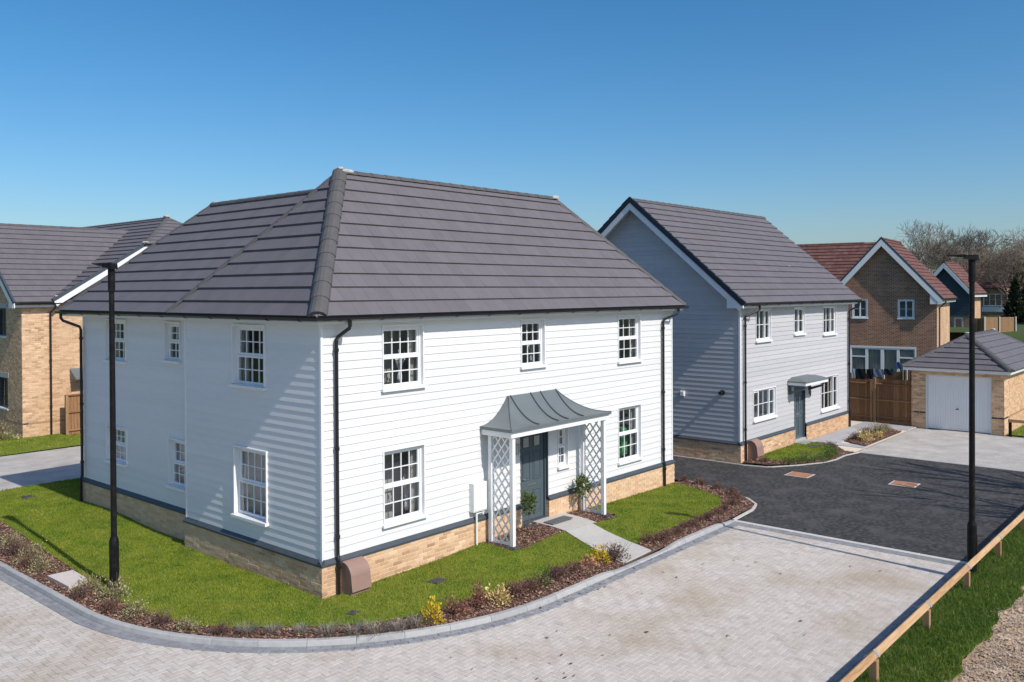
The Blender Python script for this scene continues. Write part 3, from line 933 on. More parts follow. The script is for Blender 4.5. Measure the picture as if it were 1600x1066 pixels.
    if inside == 'curtain':
        for side in ((x0 - .1, x0 + (x1 - x0) * rr.uniform(.10, .17)), (x1 - (x1 - x0) * rr.uniform(.14, .2), x1 + .1)):
            m = MB(fr); k = 9
            top = [m.P(side[0] + (side[1] - side[0]) * q / k, y1, e - .10 + .025 * (-1) ** q) for q in range(k + 1)]
            bot = [m.P(side[0] + (side[1] - side[0]) * q / k, y0 - .3, e - .10 + .03 * (-1) ** q) for q in range(k + 1)]
            for q in range(k): m.face((bot[q], bot[q + 1], top[q + 1], top[q]))
            m.build('curtain', K['curtain'], wo)
    elif inside == 'blind':
        m = MB(fr); k = 26
        top = [m.P(x0 + (x1 - x0) * q / k, y1, e - .03 + .012 * (-1) ** q) for q in range(k + 1)]
        bot = [m.P(x0 + (x1 - x0) * q / k, y0 + (y1 - y0) * .0, e - .03 + .012 * (-1) ** q) for q in range(k + 1)]
        for q in range(k): m.face((bot[q], bot[q + 1], top[q + 1], top[q]))
        m.build('blind', K['blind'], wo)
    return wo

def clip(poly, a, b, c):
    """keep a*x+b*y<=c"""
    out = []
    n = len(poly)
    for i in range(n):
        p, q = poly[i], poly[(i + 1) % n]
        dp, dq = a * p[0] + b * p[1] - c, a * q[0] + b * q[1] - c
        if dp <= 0: out.append(p)
        if (dp < 0 < dq) or (dq < 0 < dp):
            t = dp / (dp - dq)
            out.append((p[0] + (q[0] - p[0]) * t, p[1] + (q[1] - p[1]) * t))
    return out

def mitred(fr, L_, b0, b1, n0, n1, g, top=True):
    """a sloping board (a along slope, b across the wall, c roof normal) cut plumb at the ridge and level at the eave"""
    m = MB(fr)
    e = lambda n: L_ + n * g
    m.hexa([(0, b0, n0), (e(n0), b0, n0), (e(n0), b1, n0), (0, b1, n0), (0, b0, n1), (e(n1), b0, n1), (e(n1), b1, n1), (0, b1, n1)])
    return m

class Roof:
    """collects tiles of several slopes; build() makes the largest-looking ones objects"""
    def __init__(self): self.tiles = []; self.under = MB()
    def slope(self, O, u, s, poly, gauge=.345, tw=.30, t0=.054, t1=.014, tiled=True, off=0.0):
        u = Vector(u).normalized(); s = Vector(s).normalized(); n = u.cross(s).normalized()
        if n.z < 0: n = -n
        fr = FR(O, u, s, n)
        self.under.fr = fr
        self.under.poly([(p[0], p[1], -.004) for p in poly])
        if not tiled: return fr
        smax = max(p[1] for p in poly); umin = min(p[0] for p in poly); umax = max(p[0] for p in poly)
        area = sum(poly[i][0] * poly[(i + 1) % len(poly)][1] - poly[(i + 1) % len(poly)][0] * poly[i][1] for i in range(len(poly)))
        pl = poly if area > 0 else poly[::-1]
        row = 0; y = 0.0
        while y < smax - .03:
            y1 = min(y + gauge, smax)
            x = umin - (tw / 2 if row % 2 else 0)
            while x < umax:
                q = [(x + .0015, y), (x + tw - .0015, y), (x + tw - .0015, y1), (x + .0015, y1)]
                for i in range(len(pl)):
                    a, b = pl[i], pl[(i + 1) % len(pl)]
                    ex, ey = b[0] - a[0], b[1] - a[1]
                    # inside is left of edge: ex*(py-ay)-ey*(px-ax)>=0  -> ey*px - ex*py <= ey*ax - ex*ay
                    q = clip(q, ey, -ex, ey * a[0] - ex * a[1])
                    if len(q) < 3: break
                if len(q) >= 3:
                    self.tiles.append((fr, q, y, gauge, t0 + random.uniform(-.002, .002), t1, random.random()))
                x += tw
            y += gauge; row += 1
        return fr
    def build(self, parent, m, nobj=300, name='roof', tile='roof_tile'):
        ro = self.under.build(name, m, parent)
        def key(t):
            c = t[0].p(sum(p[0] for p in t[1]) / len(t[1]), sum(p[1] for p in t[1]) / len(t[1]), 0)
            facing = t[0].n.dot((CP - c).normalized())
            return (c - CP).length + (0 if inframe(c) and facing > .05 else 1000)
        rest = MB()
        for k, (fr, q, y, g, t0, t1, tint) in enumerate(sorted(self.tiles, key=key)):
            mb = MB(fr) if k < nobj else rest
            mb.fr = fr; mb.ct = tint
            top = [mb.P(p[0], p[1], t0 + (t1 - t0) * (p[1] - y) / g) for p in q]
            bot = [mb.P(p[0], p[1], -.002) for p in q]
            mb.face(top)
            for i in range(len(q)): mb.face((bot[i], bot[(i + 1) % len(q)], top[(i + 1) % len(q)], top[i]))
            if k < nobj: mb.build(tile, m, ro)
        if rest.f: rest.build(tile + 's', m, ro, kind='stuff')
        return ro

def ridge(ro, p0, p1, m=None, L_=.42, r=.13, sag=.0, name='ridge_tile', n=7, flat=.75):
    """half round cappings from p0 to p1 (lower end first for hips)"""
    p0, p1 = Vector(p0), Vector(p1)
    d = p1 - p0; T = d.length; d.normalize()
    side = d.cross(Vector((0, 0, 1))).normalized(); upv = side.cross(d).normalized()
    k = max(1, round(T / L_)); L_ = T / k
    for i in range(k):
        mb = MB()
        a = p0 + d * (L_ * i); b_ = p0 + d * (L_ * (i + 1) + .03)
        rings = []
        for (q, rad) in ((a, r * 1.06), (b_, r * .97)):
            for hh in (1, .86):
                rg = []
                for j in range(n + 1):
                    t = PI * j / n
                    v = q + side * (math.cos(t) * rad * hh) + upv * (math.sin(t) * rad * flat * hh - .045)
                    mb.v.append(tuple(v)); rg.append(len(mb.v) - 1)
                rings.append(rg)
        o0, i0_, o1, i1_ = rings
        for j in range(n):
            mb.face((o0[j], o0[j + 1], o1[j + 1], o1[j])); mb.face((o0[j], i0_[j], i0_[j + 1], o0[j + 1]))
            mb.face((o1[j], o1[j + 1], i1_[j + 1], i1_[j]))
        if i == 0: mb.face(i0_)
        if i == k - 1: mb.face(i1_)
        mb.build(name, m or K['ridge'], ro)

def gutter(parent, pts, r=.064, brackets=.95, name='gutter', nrm=None):
    """half round along pts (centre line at rim height)"""
    pts = [Vector(p) for p in pts]
    mb = MB()
    path = []
    for k, p in enumerate(pts):
        d = (pts[min(k + 1, len(pts) - 1)] - pts[max(k - 1, 0)]).normalized()
        s = d.cross(Vector((0, 0, 1))).normalized()
        sc = 1.0
        if 0 < k < len(pts) - 1:
            d0 = (pts[k] - pts[k - 1]).normalized(); s0 = d0.cross(Vector((0, 0, 1))).normalized()
            sc = 1 / max(.3, s.dot(s0))
        path.append((p, s * sc, Vector((0, 0, 1))))
    prof = [(r * math.cos(PI + PI * j / 8), r * math.sin(PI + PI * j / 8) * 1.0) for j in range(9)]
    prof += [(r * .84 * math.cos(PI + PI * j / 8), r * .84 * math.sin(PI + PI * j / 8)) for j in range(8, -1, -1)]
    mb.sweep(path, prof, closed=True)
    go = mb.build(name, K['black'], parent)
    for a, b_ in zip(pts, pts[1:]):
        L_ = (b_ - a).length; d = (b_ - a).normalized(); s = d.cross(Vector((0, 0, 1))).normalized()
        if L_ < .5: continue
        k = int(L_ / brackets)
        for i in range(k):
            c = a + d * (L_ * (i + .5) / k)
            m = MB(FR(c, d, s, Vector((0, 0, 1))))
            R = r + .010
            for j in range(8):
                t0, t1 = PI + PI * j / 8, PI + PI * (j + 1) / 8
                m.hexa([(-.02, R * math.cos(t0), R * math.sin(t0)), (.02, R * math.cos(t0), R * math.sin(t0)), (.02, R * math.cos(t1), R * math.sin(t1)), (-.02, R * math.cos(t1), R * math.sin(t1)),
                        (-.02, r * math.cos(t0), r * math.sin(t0)), (.02, r * math.cos(t0), r * math.sin(t0)), (.02, r * math.cos(t1), r * math.sin(t1)), (-.02, r * math.cos(t1), r * math.sin(t1))])
            m.build('gutter_bracket', K['black'], go)
    return go

def downpipe(parent, pts, r=.036, clips=(), n_dir=None, name='downpipe'):
    mb = MB(); mb.tube(pts, r, 10)
    d = mb.build(name, K['black'], parent, smooth=False)
    for c in clips:
        m = MB(); m.tube([Vector(c) - Vector((0, 0, .03)), Vector(c) + Vector((0, 0, .03))], r + .012, 10)
        m.build('pipe_clip', K['black'], d)
    return d
# ------------------------------------------------------------------ the white house
def plane(roof, pts, tiled=True, **k):
    """pts[0] -> pts[1] is the eave"""
    p = [Vector(q) for q in pts]
    u = (p[1] - p[0]).normalized()
    n = None
    for q in p[2:]:
        w = q - p[0]
        s = w - u * w.dot(u)
        if s.length > .1: break
    s = s.normalized()
    poly = [((q - p[0]).dot(u), (q - p[0]).dot(s)) for q in p]
    return roof.slope(p[0], u, s, poly, tiled=tiled, **k)

FRONT = FR((0, 0, 0), (1, 0, 0), (0, 0, 1), (0, -1, 0))
SIDE = FR((0, 0, 0), (0, 1, 0), (0, 0, 1), (-1, 0, 0))
WING = FR((.19, 0, 0), (0, 1, 0), (0, 0, 1), (-1, 0, 0))
LX, D1, D2 = 12.3, 4.86, 10.43
HP = .612

H = thing('white_house', 'large white weatherboarded house with dark hipped roof and lattice porch', 'house', (0, 0, 0))
# openings
FW = [(1.47, 2.56, 3.63, 4.91), (1.47, 2.57, 1.01, 2.50), (5.58, 6.46, 3.77, 4.91), (9.51, 10.60, 3.63, 4.91), (9.50, 10.60, .98, 2.49), (6.93, 7.34, 1.27, 2.30)]
DOOR = (5.55, 6.54, .0, 2.40)
SW = [(1.79, 2.94, 3.66, 4.92), (1.75, 2.92, 1.05, 2.49)]
WW = [(5.38, 6.07, 3.98, 4.91), (5.08, 5.94, 1.17, 2.29), (7.97, 9.05, 3.85, 4.92), (7.97, 9.05, 1.36, 2.29)]

# brick plinth: mortar backing and bricks
pl = MB()
def backing(mb, fr, a0, a1, z0, z1, holes, n, back=None):
    mb.fr = fr
    wallsheet(mb, a0, a1, z0, z1, holes, n)
backing(pl, FRONT, 0, LX, -.1, HP + .06, [(DOOR[0], DOOR[1], -.2, 2)], -.007)
backing(pl, SIDE, 0, D1, -.1, HP + .06, [], -.007)
backing(pl, WING, D1 - .2, D2, -.1, HP + .06, [], -.007)
pl.fr = W0
pl.poly([(LX, 0.007, -.1), (LX, D1, -.1), (LX, D1, HP + .06), (LX, 0.007, HP + .06)])
pl.poly([(.007, D1, -.1), (.19, D1, -.1), (.19, D1, HP + .05), (.007, D1, HP + .05)])
pl.poly([(.2, D2, -.1), (5.4, D2, -.1), (5.4, D2, HP), (.2, D2, HP)])
plinth = pl.build('plinth', K['bmortar'], H)
rows = [(0, LX, -.013 + .075 * k) for k in range(8)] + []
L = []
for fr, a0, a1, hs_, n in ((FRONT, 0, LX, [(DOOR[0], DOOR[1], -.3, 2)], 8), (SIDE, 0, D1, [], 8), (WING, D1 - .1, D2, [], 9)):
    for q in bricks(fr, [(a0, a1, .002 + .075 * k + (0 if n == 8 else .0)) for k in range(n)], hs_, None, 0):
        L.append((fr, *q))
    for q in bricks(fr, [(a0, a1, -.073), ], hs_, None, 0):
        L.append((fr, *q))
place_bricks(L, plinth, 300)
# door jamb brick returns
mb = MB(FRONT)
for z in range(8):
    for a in (DOOR[0], DOOR[1]):
        s = -1 if a == DOOR[0] else 1
        q = MB(FRONT); q.ct = random.random()
        q.box(min(a, a + s * .05), max(a, a + s * .05), .007 + .075 * z, .072 + .075 * z, -.11, -.031)
        q.build('brick', K['brick'], plinth)
# metal drip flashing over the plinth
def flash(fr, a0, a1, z, holes=()):
    for s0, s1 in cutspans(a0, a1, holes):
        m = MB(fr)
        m.hexa([(s0, z + .002, -.06), (s1, z + .002, -.06), (s1, z, .022), (s0, z, .022), (s0, z + .125, -.06), (s1, z + .125, -.06), (s1, z + .035, .024), (s0, z + .035, .024)])
        m.build('flashing', K['anthracite'], plinth)
flash(FRONT, -.022, LX + .03, HP - .002, [(DOOR[0], DOOR[1])])
flash(SIDE, -.022, D1 + .02, HP - .002)
flash(WING, D1 + .02, D2 + .02, HP + .07)

# walls
wl = MB()
wl.fr = FRONT; wallsheet(wl, .05, LX - .05, HP, 5.0, FW + [DOOR], -.061)
wl.fr = SIDE; wallsheet(wl, .05, D1 - .02, HP, 5.0, SW, -.061)
wl.fr = WING; wallsheet(wl, D1 - .05, D2 - .05, HP, 5.0, WW, -.061)
wl.fr = W0
wl.poly([(LX - .06, .06, 0), (LX - .06, D1, 0), (LX - .06, D1, 5), (LX - .06, .06, 5)])
wl.poly([(.25, D2 - .06, 0), (5.4, D2 - .06, 0), (5.4, D2 - .06, 5), (.25, D2 - .06, 5)])
wl.poly([(5.4, D1 - .06, 0), (LX - .06, D1 - .06, 0), (LX - .06, D1 - .06, 5), (5.4, D1 - .06, 5)])
wl.poly([(5.4, D1 - .06, 0), (5.4, D2 - .06, 0), (5.4, D2 - .06, 5), (5.4, D1 - .06, 5)])
wall = wl.build('wall', K['white_board'], H)
EXP = .1552
boards(FRONT, lambda z: (.05, LX - .05), HP + .105, 5.0, EXP, FW + [DOOR], K['white_board'], wall)
boards(SIDE, lambda z: (.05, D1 - .035), HP + .105, 5.0, EXP, SW, K['white_board'], wall)
boards(WING, lambda z: (D1 - .03, D2 - .05), HP + .175, 5.0, EXP, WW, K['white_board'], wall)
# corner trims
def trim(fr, a0, a1, z0, z1, n0=-.06, n1=-.030, m='white'):
    q = MB(fr); q.box(a0, a1, z0, z1, n0, n1); q.build('corner_trim', K[m], wall)
q = MB(); q.box(.032, .085, .032, .085, HP + .06, 4.99); q.build('corner_trim', K['white'], wall)
q = MB(); q.box(LX - .085, LX - .032, .032, .085, HP + .06, 4.99); q.build('corner_trim', K['white'], wall)
q = MB(); q.box(.032, .30, D1 - .04, D1 + .0, HP + .06, 4.99); q.build('corner_trim', K['white'], wall)
q = MB(); q.box(.222, .275, D2 - .085, D2 - .032, HP + .1, 4.99); q.build('corner_trim', K['white'], wall)
# windows
for k, w in enumerate(FW):
    window(FRONT, *w, H, cols=(4, 4, 3, 3, 3, 2)[k], seed=k, inside=('curtain', 'curtain', 'none', 'curtain', 'curtain', 'none')[k])
for k, w in enumerate(SW):
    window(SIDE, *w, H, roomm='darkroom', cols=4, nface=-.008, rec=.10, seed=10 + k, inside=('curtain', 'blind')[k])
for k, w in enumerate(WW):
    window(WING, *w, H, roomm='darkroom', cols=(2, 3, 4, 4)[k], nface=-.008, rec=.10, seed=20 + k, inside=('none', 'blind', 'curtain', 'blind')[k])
# eaves: fascia, soffit
e = MB()
z0, z1 = 4.98, 5.13
for (a, b_) in (((-.19, -.19), (LX + .19, -.19)), ((-.19, -.168), (-.19, D2 + .19))):
    if a[1] == b_[1]: e.box(a[0], b_[0], a[1], a[1] + .02, z0, z1)
    else: e.box(a[0], a[0] + .02, a[1], b_[1], z0, z1)
e.box(LX + .17, LX + .19, -.168, D1 + .19, z0, z1)
e.box(-.168, 5.6, D2 + .17, D2 + .19, z0, z1)
fa = e.build('fascia', K['fascia'], H)
s = MB()
s.box(-.17, LX + .17, -.168, .07, z0 + .012, z0 + .022); s.box(-.17, .3, .072, D2 + .168, z0 + .012, z0 + .022)
s.build('soffit', K['fascia'], fa)
# roof
R1 = Roof()
ZE = 5.105
EX0, EX1, EY0, EY1 = -.235, LX + .235, -.235, D1 + .235
AP, AR = (2.34, 2.43, 8.17), (9.85, 2.43, 8.17)
plane(R1, [(EX0, EY0, ZE), (EX1, EY0, ZE), AR, AP])
plane(R1, [(EX0, EY1, ZE), (EX0, EY0, ZE), AP])
plane(R1, [(EX1, EY0, ZE), (EX1, EY1, ZE), AR], tiled=False)
plane(R1, [(EX1, EY1, ZE), (EX0, EY1, ZE), AP, AR], tiled=True)
WY1 = D2 + .235
WR0, WR1 = (2.55, 2.55, 7.86), (2.55, 7.95, 7.86)
plane(R1, [(EX0, WY1, ZE), (EX0, EY1 - .1, ZE), WR0, WR1])
plane(R1, [(5.35, WY1, ZE), (EX0, WY1, ZE), WR1], tiled=False)
plane(R1, [(5.35, EY1 - .1, ZE), (5.35, WY1, ZE), WR1, WR0], tiled=False)
roof1 = R1.build(H, K['tile'], 300)
ridge(roof1, (EX0 + .02, EY0 + .02, ZE + .05), AP, r=.165)
ridge(roof1, (EX1 - .02, EY0 + .02, ZE + .05), AR, r=.125)
ridge(roof1, (EX0 + .02, EY1 - .02, ZE + .05), AP, r=.115)
ridge(roof1, AP, AR, r=.125)
ridge(roof1, (EX0 + .02, WY1 - .02, ZE + .05), WR1, r=.115)
ridge(roof1, WR1, WR0, r=.12)
def mortar(ro, c, sx, sy, sz, rz=0, seed=0):
    rr = random.Random(seed)
    mb = MB(FR(c, (math.cos(rz), math.sin(rz), 0), (-math.sin(rz), math.cos(rz), 0), (0, 0, 1)))
    ring = []
    n = 9
    for h, k in ((-.5, 1), (0, 1.05), (.5, .7)):
        ring.append([mb.P(math.cos(2 * PI * j / n) * sx * .5 * k * rr.uniform(.85, 1.1), math.sin(2 * PI * j / n) * sy * .5 * k * rr.uniform(.85, 1.1), h * sz * rr.uniform(.9, 1.1)) for j in range(n)])
    for a, b_ in zip(ring, ring[1:]):
        for j in range(n): mb.face((a[j], a[(j + 1) % n], b_[(j + 1) % n], b_[j]))
    mb.face(ring[-1]); mb.face(ring[0][::-1])
    mb.build('mortar', K['mortar'], ro)
mortar(roof1, (AP[0] + .16, AP[1] - .09, AP[2] + .02), .36, .10, .07, 0, 1)
mortar(roof1, (AP[0] + .02, AP[1] - .01, AP[2] + .075), .15, .16, .05, .8, 2)
mortar(roof1, (AR[0] - .05, AR[1] - .12, AR[2] + .02), .30, .08, .08, 0, 3)
mortar(roof1, (EX0 + .07, EY0 + .07, ZE + .065), .16, .16, .07, .78, 4)
mortar(roof1, (EX1 - .08, EY0 + .08, ZE + .065), .12, .12, .08, .78, 5)
mortar(roof1, (WR1[0] + .0, WR1[1] - .05, WR1[2] + .03), .12, .3, .08, 0, 6)
mortar(roof1, (EX0 + .06, EY1 - .06, ZE + .065), .14, .12, .07, -.78, 7)
g1 = gutter(H, [(EX0 - .02, WY1 + .1, 5.10), (EX0 - .02, EY0 - .02, 5.10), (EX1 + .08, EY0 - .02, 5.10)])
downpipe(H, [(.47, -.255, 5.05), (.47, -.255, 4.95), (.46, -.25, 4.90), (.37, -.03, 4.74), (.34, -.02, 4.68), (.34, -.02, .78), (.335, -.05, .70), (.33, -.055, .02)],
         clips=[(.34, -.02, 4.5), (.34, -.02, 2.7), (.34, -.02, 1.1), (.332, -.055, .55)])
downpipe(H, [(12.12, -.255, 5.05), (12.12, -.255, 4.95), (12.06, -.24, 4.90), (11.72, -.03, 4.74), (11.68, -.02, 4.68), (11.68, -.02, .78), (11.68, -.05, .70), (11.68, -.055, .02)],
         clips=[(11.68, -.02, 4.5), (11.68, -.02, 2.7), (11.68, -.02, 1.1), (11.68, -.055, .55)])
downpipe(H, [(-.255, 10.55, 5.05), (-.255, 10.55, 4.93), (-.22, 10.5, 4.86), (.12, 10.34, 4.70), (.15, 10.33, 4.62), (.15, 10.33, .86), (.12, 10.33, .78), (.12, 10.33, .15)],
         clips=[(.15, 10.33, 4.4), (.15, 10.33, 2.7), (.15, 10.33, 1.2)])
# front door
dfr = FRONT
m = MB(dfr)
m.box(DOOR[0], DOOR[0] + .055, .17, DOOR[3], -.16, -.085); m.box(DOOR[1] - .055, DOOR[1], .17, DOOR[3], -.16, -.085); m.box(DOOR[0] + .055, DOOR[1] - .055, DOOR[3] - .06, DOOR[3], -.16, -.085)
m.box(DOOR[0], DOOR[0] + .02, HP + .08, DOOR[3], -.085, -.02); m.box(DOOR[1] - .02, DOOR[1], HP + .08, DOOR[3], -.085, -.02); m.box(DOOR[0] + .02, DOOR[1] - .02, DOOR[3] - .02, DOOR[3], -.085, -.02)
dframe = m.build('door_frame', K['door'], H)
dx0, dx1, dz0, dz1 = DOOR[0] + .058, DOOR[1] - .058, .25, DOOR[3] - .063
def make_door(fr, dx0, dx1, dz0, dz1, parent, n=-.13, style=0):
    m = MB(fr); m.box(dx0, dx1, dz0, dz1, n - .045, n)
    d = m.build('door', K['door'], parent)
    wd, ht = dx1 - dx0, dz1 - dz0
    def pan(x0, x1, z0, z1):
        q = MB(fr)
        X0, X1, Z0, Z1 = dx0 + wd * x0, dx0 + wd * x1, dz0 + ht * z0, dz0 + ht * z1
        t = .022
        q.cbox(X0, X0 + t, Z0, Z1, n - .01, n + .014, .005); q.cbox(X1 - t, X1, Z0, Z1, n - .01, n + .014, .005)
        q.cbox(X0 + t, X1 - t, Z1 - t, Z1, n - .01, n + .014, .005); q.cbox(X0 + t, X1 - t, Z0, Z0 + t, n - .01, n + .014, .005)
        q.cbox(X0 + .055, X1 - .055, Z0 + .055, Z1 - .055, n - .01, n + .012, .010)
        q.build('panel', K['door'], d)
    def lite(x0, x1, z0, z1):
        q = MB(fr)
        X0, X1, Z0, Z1 = dx0 + wd * x0, dx0 + wd * x1, dz0 + ht * z0, dz0 + ht * z1
        t = .025
        q.cbox(X0, X0 + t, Z0, Z1, n - .01, n + .016, .005); q.cbox(X1 - t, X1, Z0, Z1, n - .01, n + .016, .005)
        q.cbox(X0 + t, X1 - t, Z1 - t, Z1, n - .01, n + .016, .005); q.cbox(X0 + t, X1 - t, Z0, Z0 + t, n - .01, n + .016, .005)
        l = q.build('door_light', K['door'], d)
        q = MB(fr); q.box(X0 + t, X1 - t, Z0 + t, Z1 - t, n - .01, n + .004); q.build('obscure_pane', K['chrome'] if style == 0 else K['glass'], d)
    if style == 0:
        lite(.13, .42, .80, .93); lite(.58, .87, .80, .93)
        pan(.12, .44, .44, .76); pan(.56, .88, .44, .76)
        pan(.12, .44, .06, .33); pan(.56, .88, .06, .33)
        lz = .385
    else:
        lite(.16, .42, .50, .80); lite(.58, .84, .50, .80)
        pan(.14, .45, .06, .40); pan(.55, .86, .06, .40)
        q = MB(fr)
        for k in range(4): q.cbox(dx0 + wd * (.14 + .19 * k), dx0 + wd * (.27 + .19 * k), dz0 + ht * .87, dz0 + ht * .95, n - .01, n + .008, .004)
        q.build('top_panel', K['door'], d)
        lz = .455
    q = MB(fr); q.cbox(dx0 + wd * .33, dx0 + wd * .67, dz0 + ht * lz - .02, dz0 + ht * lz + .02, n, n + .012, .004); q.build('letter_plate', K['chrome'], d)
    q = MB(fr)
    hx = dx0 + wd * (.07 if style == 0 else .92); hz = dz0 + ht * .47
    q.cbox(hx - .018, hx + .018, hz - .11, hz + .11, n, n + .010, .003)
    q.tube([fr.p(hx, hz, n + .01), fr.p(hx, hz, n + .05), fr.p(hx + (.11 if style == 0 else -.11), hz, n + .05)], .009, 6)
    q.build('handle', K['chrome'], d)
    return d
make_door(dfr, dx0, dx1, dz0, dz1, H)
m = MB(dfr); m.cbox(DOOR[0] + .001, DOOR[1] - .001, .0, .248, -.19, -.025, .006); m.cbox(DOOR[0] - .03, DOOR[1] + .03, .0, .215, -.02, .22, .01)
m.build('door_step', K['anthracite'], H)
m = MB(); m.cbox(5.98, 6.80, -.40, -.02 - .215, .21, .245, .004)
mm = MB(); z_ = zp(6.35, -.3); mm.cbox(6.02, 6.78, -.52, -.245, z_ + .004, z_ + .024, .004)
tag(mm.build('door_mat', K['mat_']), 'dark grey door mat on the slab before the white house door', 'door mat')
m = MB(FRONT); m.cbox(5.33, 5.42, 1.90, 2.10, -.04, .06, .01); m.box(5.35, 5.40, 1.86, 1.90, -.03, .045)
m.build('wall_lantern', K['chrome'], H)
# meter cabinet and its white pipe
m = MB(FRONT); m.cbox(3.86, 4.27, .85, 1.46, -.05, .10, .008)
mc = m.build('meter_cabinet', K['cream'], H)
m = MB(FRONT); m.cbox(3.885, 4.245, .875, 1.435, .10, .112, .006); m.build('cabinet_door', K['cream'], mc)
m = MB(); m.tube([(3.99, -.05, .86), (3.99, -.05, .05)], .022, 8); m.tube([(3.99, -.05, .80), (4.27, -.03, .80)], .014, 6)
m.build('meter_pipe', K['cream'], mc)

# porch: two lattice screens and a swept metal canopy
porch = MB()
PXL, PXR, PY0, PY1, PZ1 = 4.36, 7.70, -.80, -.09, 2.50
pb = {PXL: float(gh(PXL, -.5)) - .02, PXR: float(gh(PXR, -.5)) - .02}
porch.box(4.24, 7.83, -.83, -.79, 2.46, 2.575); porch.box(4.24, 4.28, -.79, .03, 2.46, 2.575); porch.box(7.79, 7.83, -.79, .03, 2.46, 2.575)
po = porch.build('porch', K['lattice'], H)
for px in (PXL, PXR):
    for py in (PY0 + .05, PY1 - .05):
        m = MB(); m.cbox(px - .045, px + .045, py - .045, py + .045, pb[px] - .1, 2.47, .006); m.build('post', K['lattice'], po)
    y0, y1, z0_, z1_ = PY0 + .096, PY1 - .096, pb[px] + .10, 2.44
    m = MB(); m.box(px - .02, px + .02, y0, y1, z1_, z1_ + .035); m.box(px - .02, px + .02, y0, y1, z0_ - .05, z0_); m.build('rail', K['lattice'], po)
    for d in (1, -1):
        k = -2.6
        while k < 3.2:
            # line: z = z0_ + k + d*(y-y0)*1.25
            s_ = 1.3 * d
            ya, yb = y0, y1
            za, zb_ = z0_ + k, z0_ + k + s_ * (y1 - y0)
            if d < 0: za, zb_ = z0_ + k + 1.3 * (y1 - y0), z0_ + k
            t0, t1 = 0., 1.
            for lim, sg in ((z0_, 1), (z1_, -1)):
                fa_, fb_ = (za - lim) * sg, (zb_ - lim) * sg
                if fa_ < 0 and fb_ < 0: t0 = 2
                elif fa_ < 0: t0 = max(t0, fa_ / (fa_ - fb_))
                elif fb_ < 0: t1 = min(t1, fa_ / (fa_ - fb_))
            if t1 - t0 > .05:
                A = Vector((px + d * .009, ya + (yb - ya) * t0, za + (zb_ - za) * t0)); B = Vector((px + d * .009, ya + (yb - ya) * t1, za + (zb_ - za) * t1))
                dd = (B - A).normalized(); sd = Vector((1, 0, 0)); w_ = dd.cross(sd)
                m = MB(FR(A, dd, w_, sd)); m.box(0, (B - A).length, -.016, .016, -.008, .008)
                m.build('slat', K['lattice'], po)
            k += .25
    # engineering brick footing
    y = PY1 + .02
    i = 0
    while y > PY0 - .02:
        m = MB(); m.ct = random.random()
        m.cbox(px - .11, px + .11, y - .205, y - .005, pb[px] - .05, pb[px] + .035 + .015, .03)
        m.build('footing_brick', K['dbrick'], po); y -= .212; i += 1
cv = MB()
def cpt(s, side):
    """point on the canopy: s 0 wall .. 1 eave"""
    z = 2.645 + (3.21 - 2.645) * (1 - s) ** 2.1
    return z
NS = 12
prof = [(k / NS, 2.645 + .565 * (1 - k / NS) ** 2.1) for k in range(NS + 1)]
def xl(s): return 5.10 - .90 * s
def xr(s): return 6.81 + 1.06 * s
fl = [cv.P(xl(s), -.87 * s, z) for s, z in prof]; fr_ = [cv.P(xr(s), -.87 * s, z) for s, z in prof]
wl_ = [cv.P(xl(s), .04, z) for s, z in prof]; wr_ = [cv.P(xr(s), .04, z) for s, z in prof]
for k in range(NS):
    cv.face((fl[k], fl[k + 1], fr_[k + 1], fr_[k])); cv.face((wl_[k], wl_[k + 1], fl[k + 1], fl[k])); cv.face((fr_[k], fr_[k + 1], wr_[k + 1], wr_[k]))
cv.face((wl_[0], fl[0], fr_[0], wr_[0]))
b_ = [cv.P(xl(1), .04, 2.58), cv.P(xl(1), -.87, 2.58), cv.P(xr(1), -.87, 2.58), cv.P(xr(1), .04, 2.58)]
cv.face((wl_[NS], b_[0], b_[1], fl[NS])); cv.face((fl[NS], b_[1], b_[2], fr_[NS])); cv.face((fr_[NS], b_[2], b_[3], wr_[NS])); cv.face((b_[0], b_[3], b_[2], b_[1]))
cvo = cv.build('canopy_roof', K['zinc'], po)
for x_ in (5.16, 5.86, 6.22, 6.80):
    m = MB(); m.tube([(x_ + .0, -.87 * s - .004, z + .012) for s, z in prof[:-1]] + [(x_, -.83, prof[-1][1] + .013)], .016, 6); m.build('canopy_seam', K['zincdark'], po)
for xx_ in (xl, xr):
    m = MB(); m.tube([(xx_(s), -.87 * s, z + .002) for s, z in prof], .010, 6); m.build('hip_seam', K['zincdark'], po)
K['vergecap'] = mat('dark navy verge capping', [(.010, .016, .024), (.018, .026, .036)], scale=5, rough=.5)
# ------------------------------------------------------------------ the grey house
GX, GY, GX1, GYB = 16.06, -.2, 25.58, 7.6
G = thing('grey_house', 'grey weatherboarded gabled house with slate blue door and small flat canopy', 'house', (GX, GY, 0))
GF = FR((0, GY, 0), (1, 0, 0), (0, 0, 1), (0, -1, 0))
GS = FR((GX, 0, 0), (0, 1, 0), (0, 0, 1), (-1, 0, 0))
GW = [(17.22, 18.38, 3.82, 4.93), (20.29, 21.23, 3.92, 4.93), (22.95, 24.26, 3.80, 4.93), (17.02, 18.76, 1.22, 2.27), (22.73, 24.52, .92, 2.26)]
GD = (20.30, 21.30, -.1, 2.19)
m = MB(GF); wallsheet(m, GX, GX1, -.1, HP + .05, [(GD[0], GD[1], -.2, 2)], -.007)
m.fr = GS; wallsheet(m, GY + .007, GYB, -.1, HP + .05, [], -.007)
m.fr = W0; m.poly([(GX1, GY + .007, -.1), (GX1, GYB, -.1), (GX1, GYB, .66), (GX1, GY + .007, .66)])
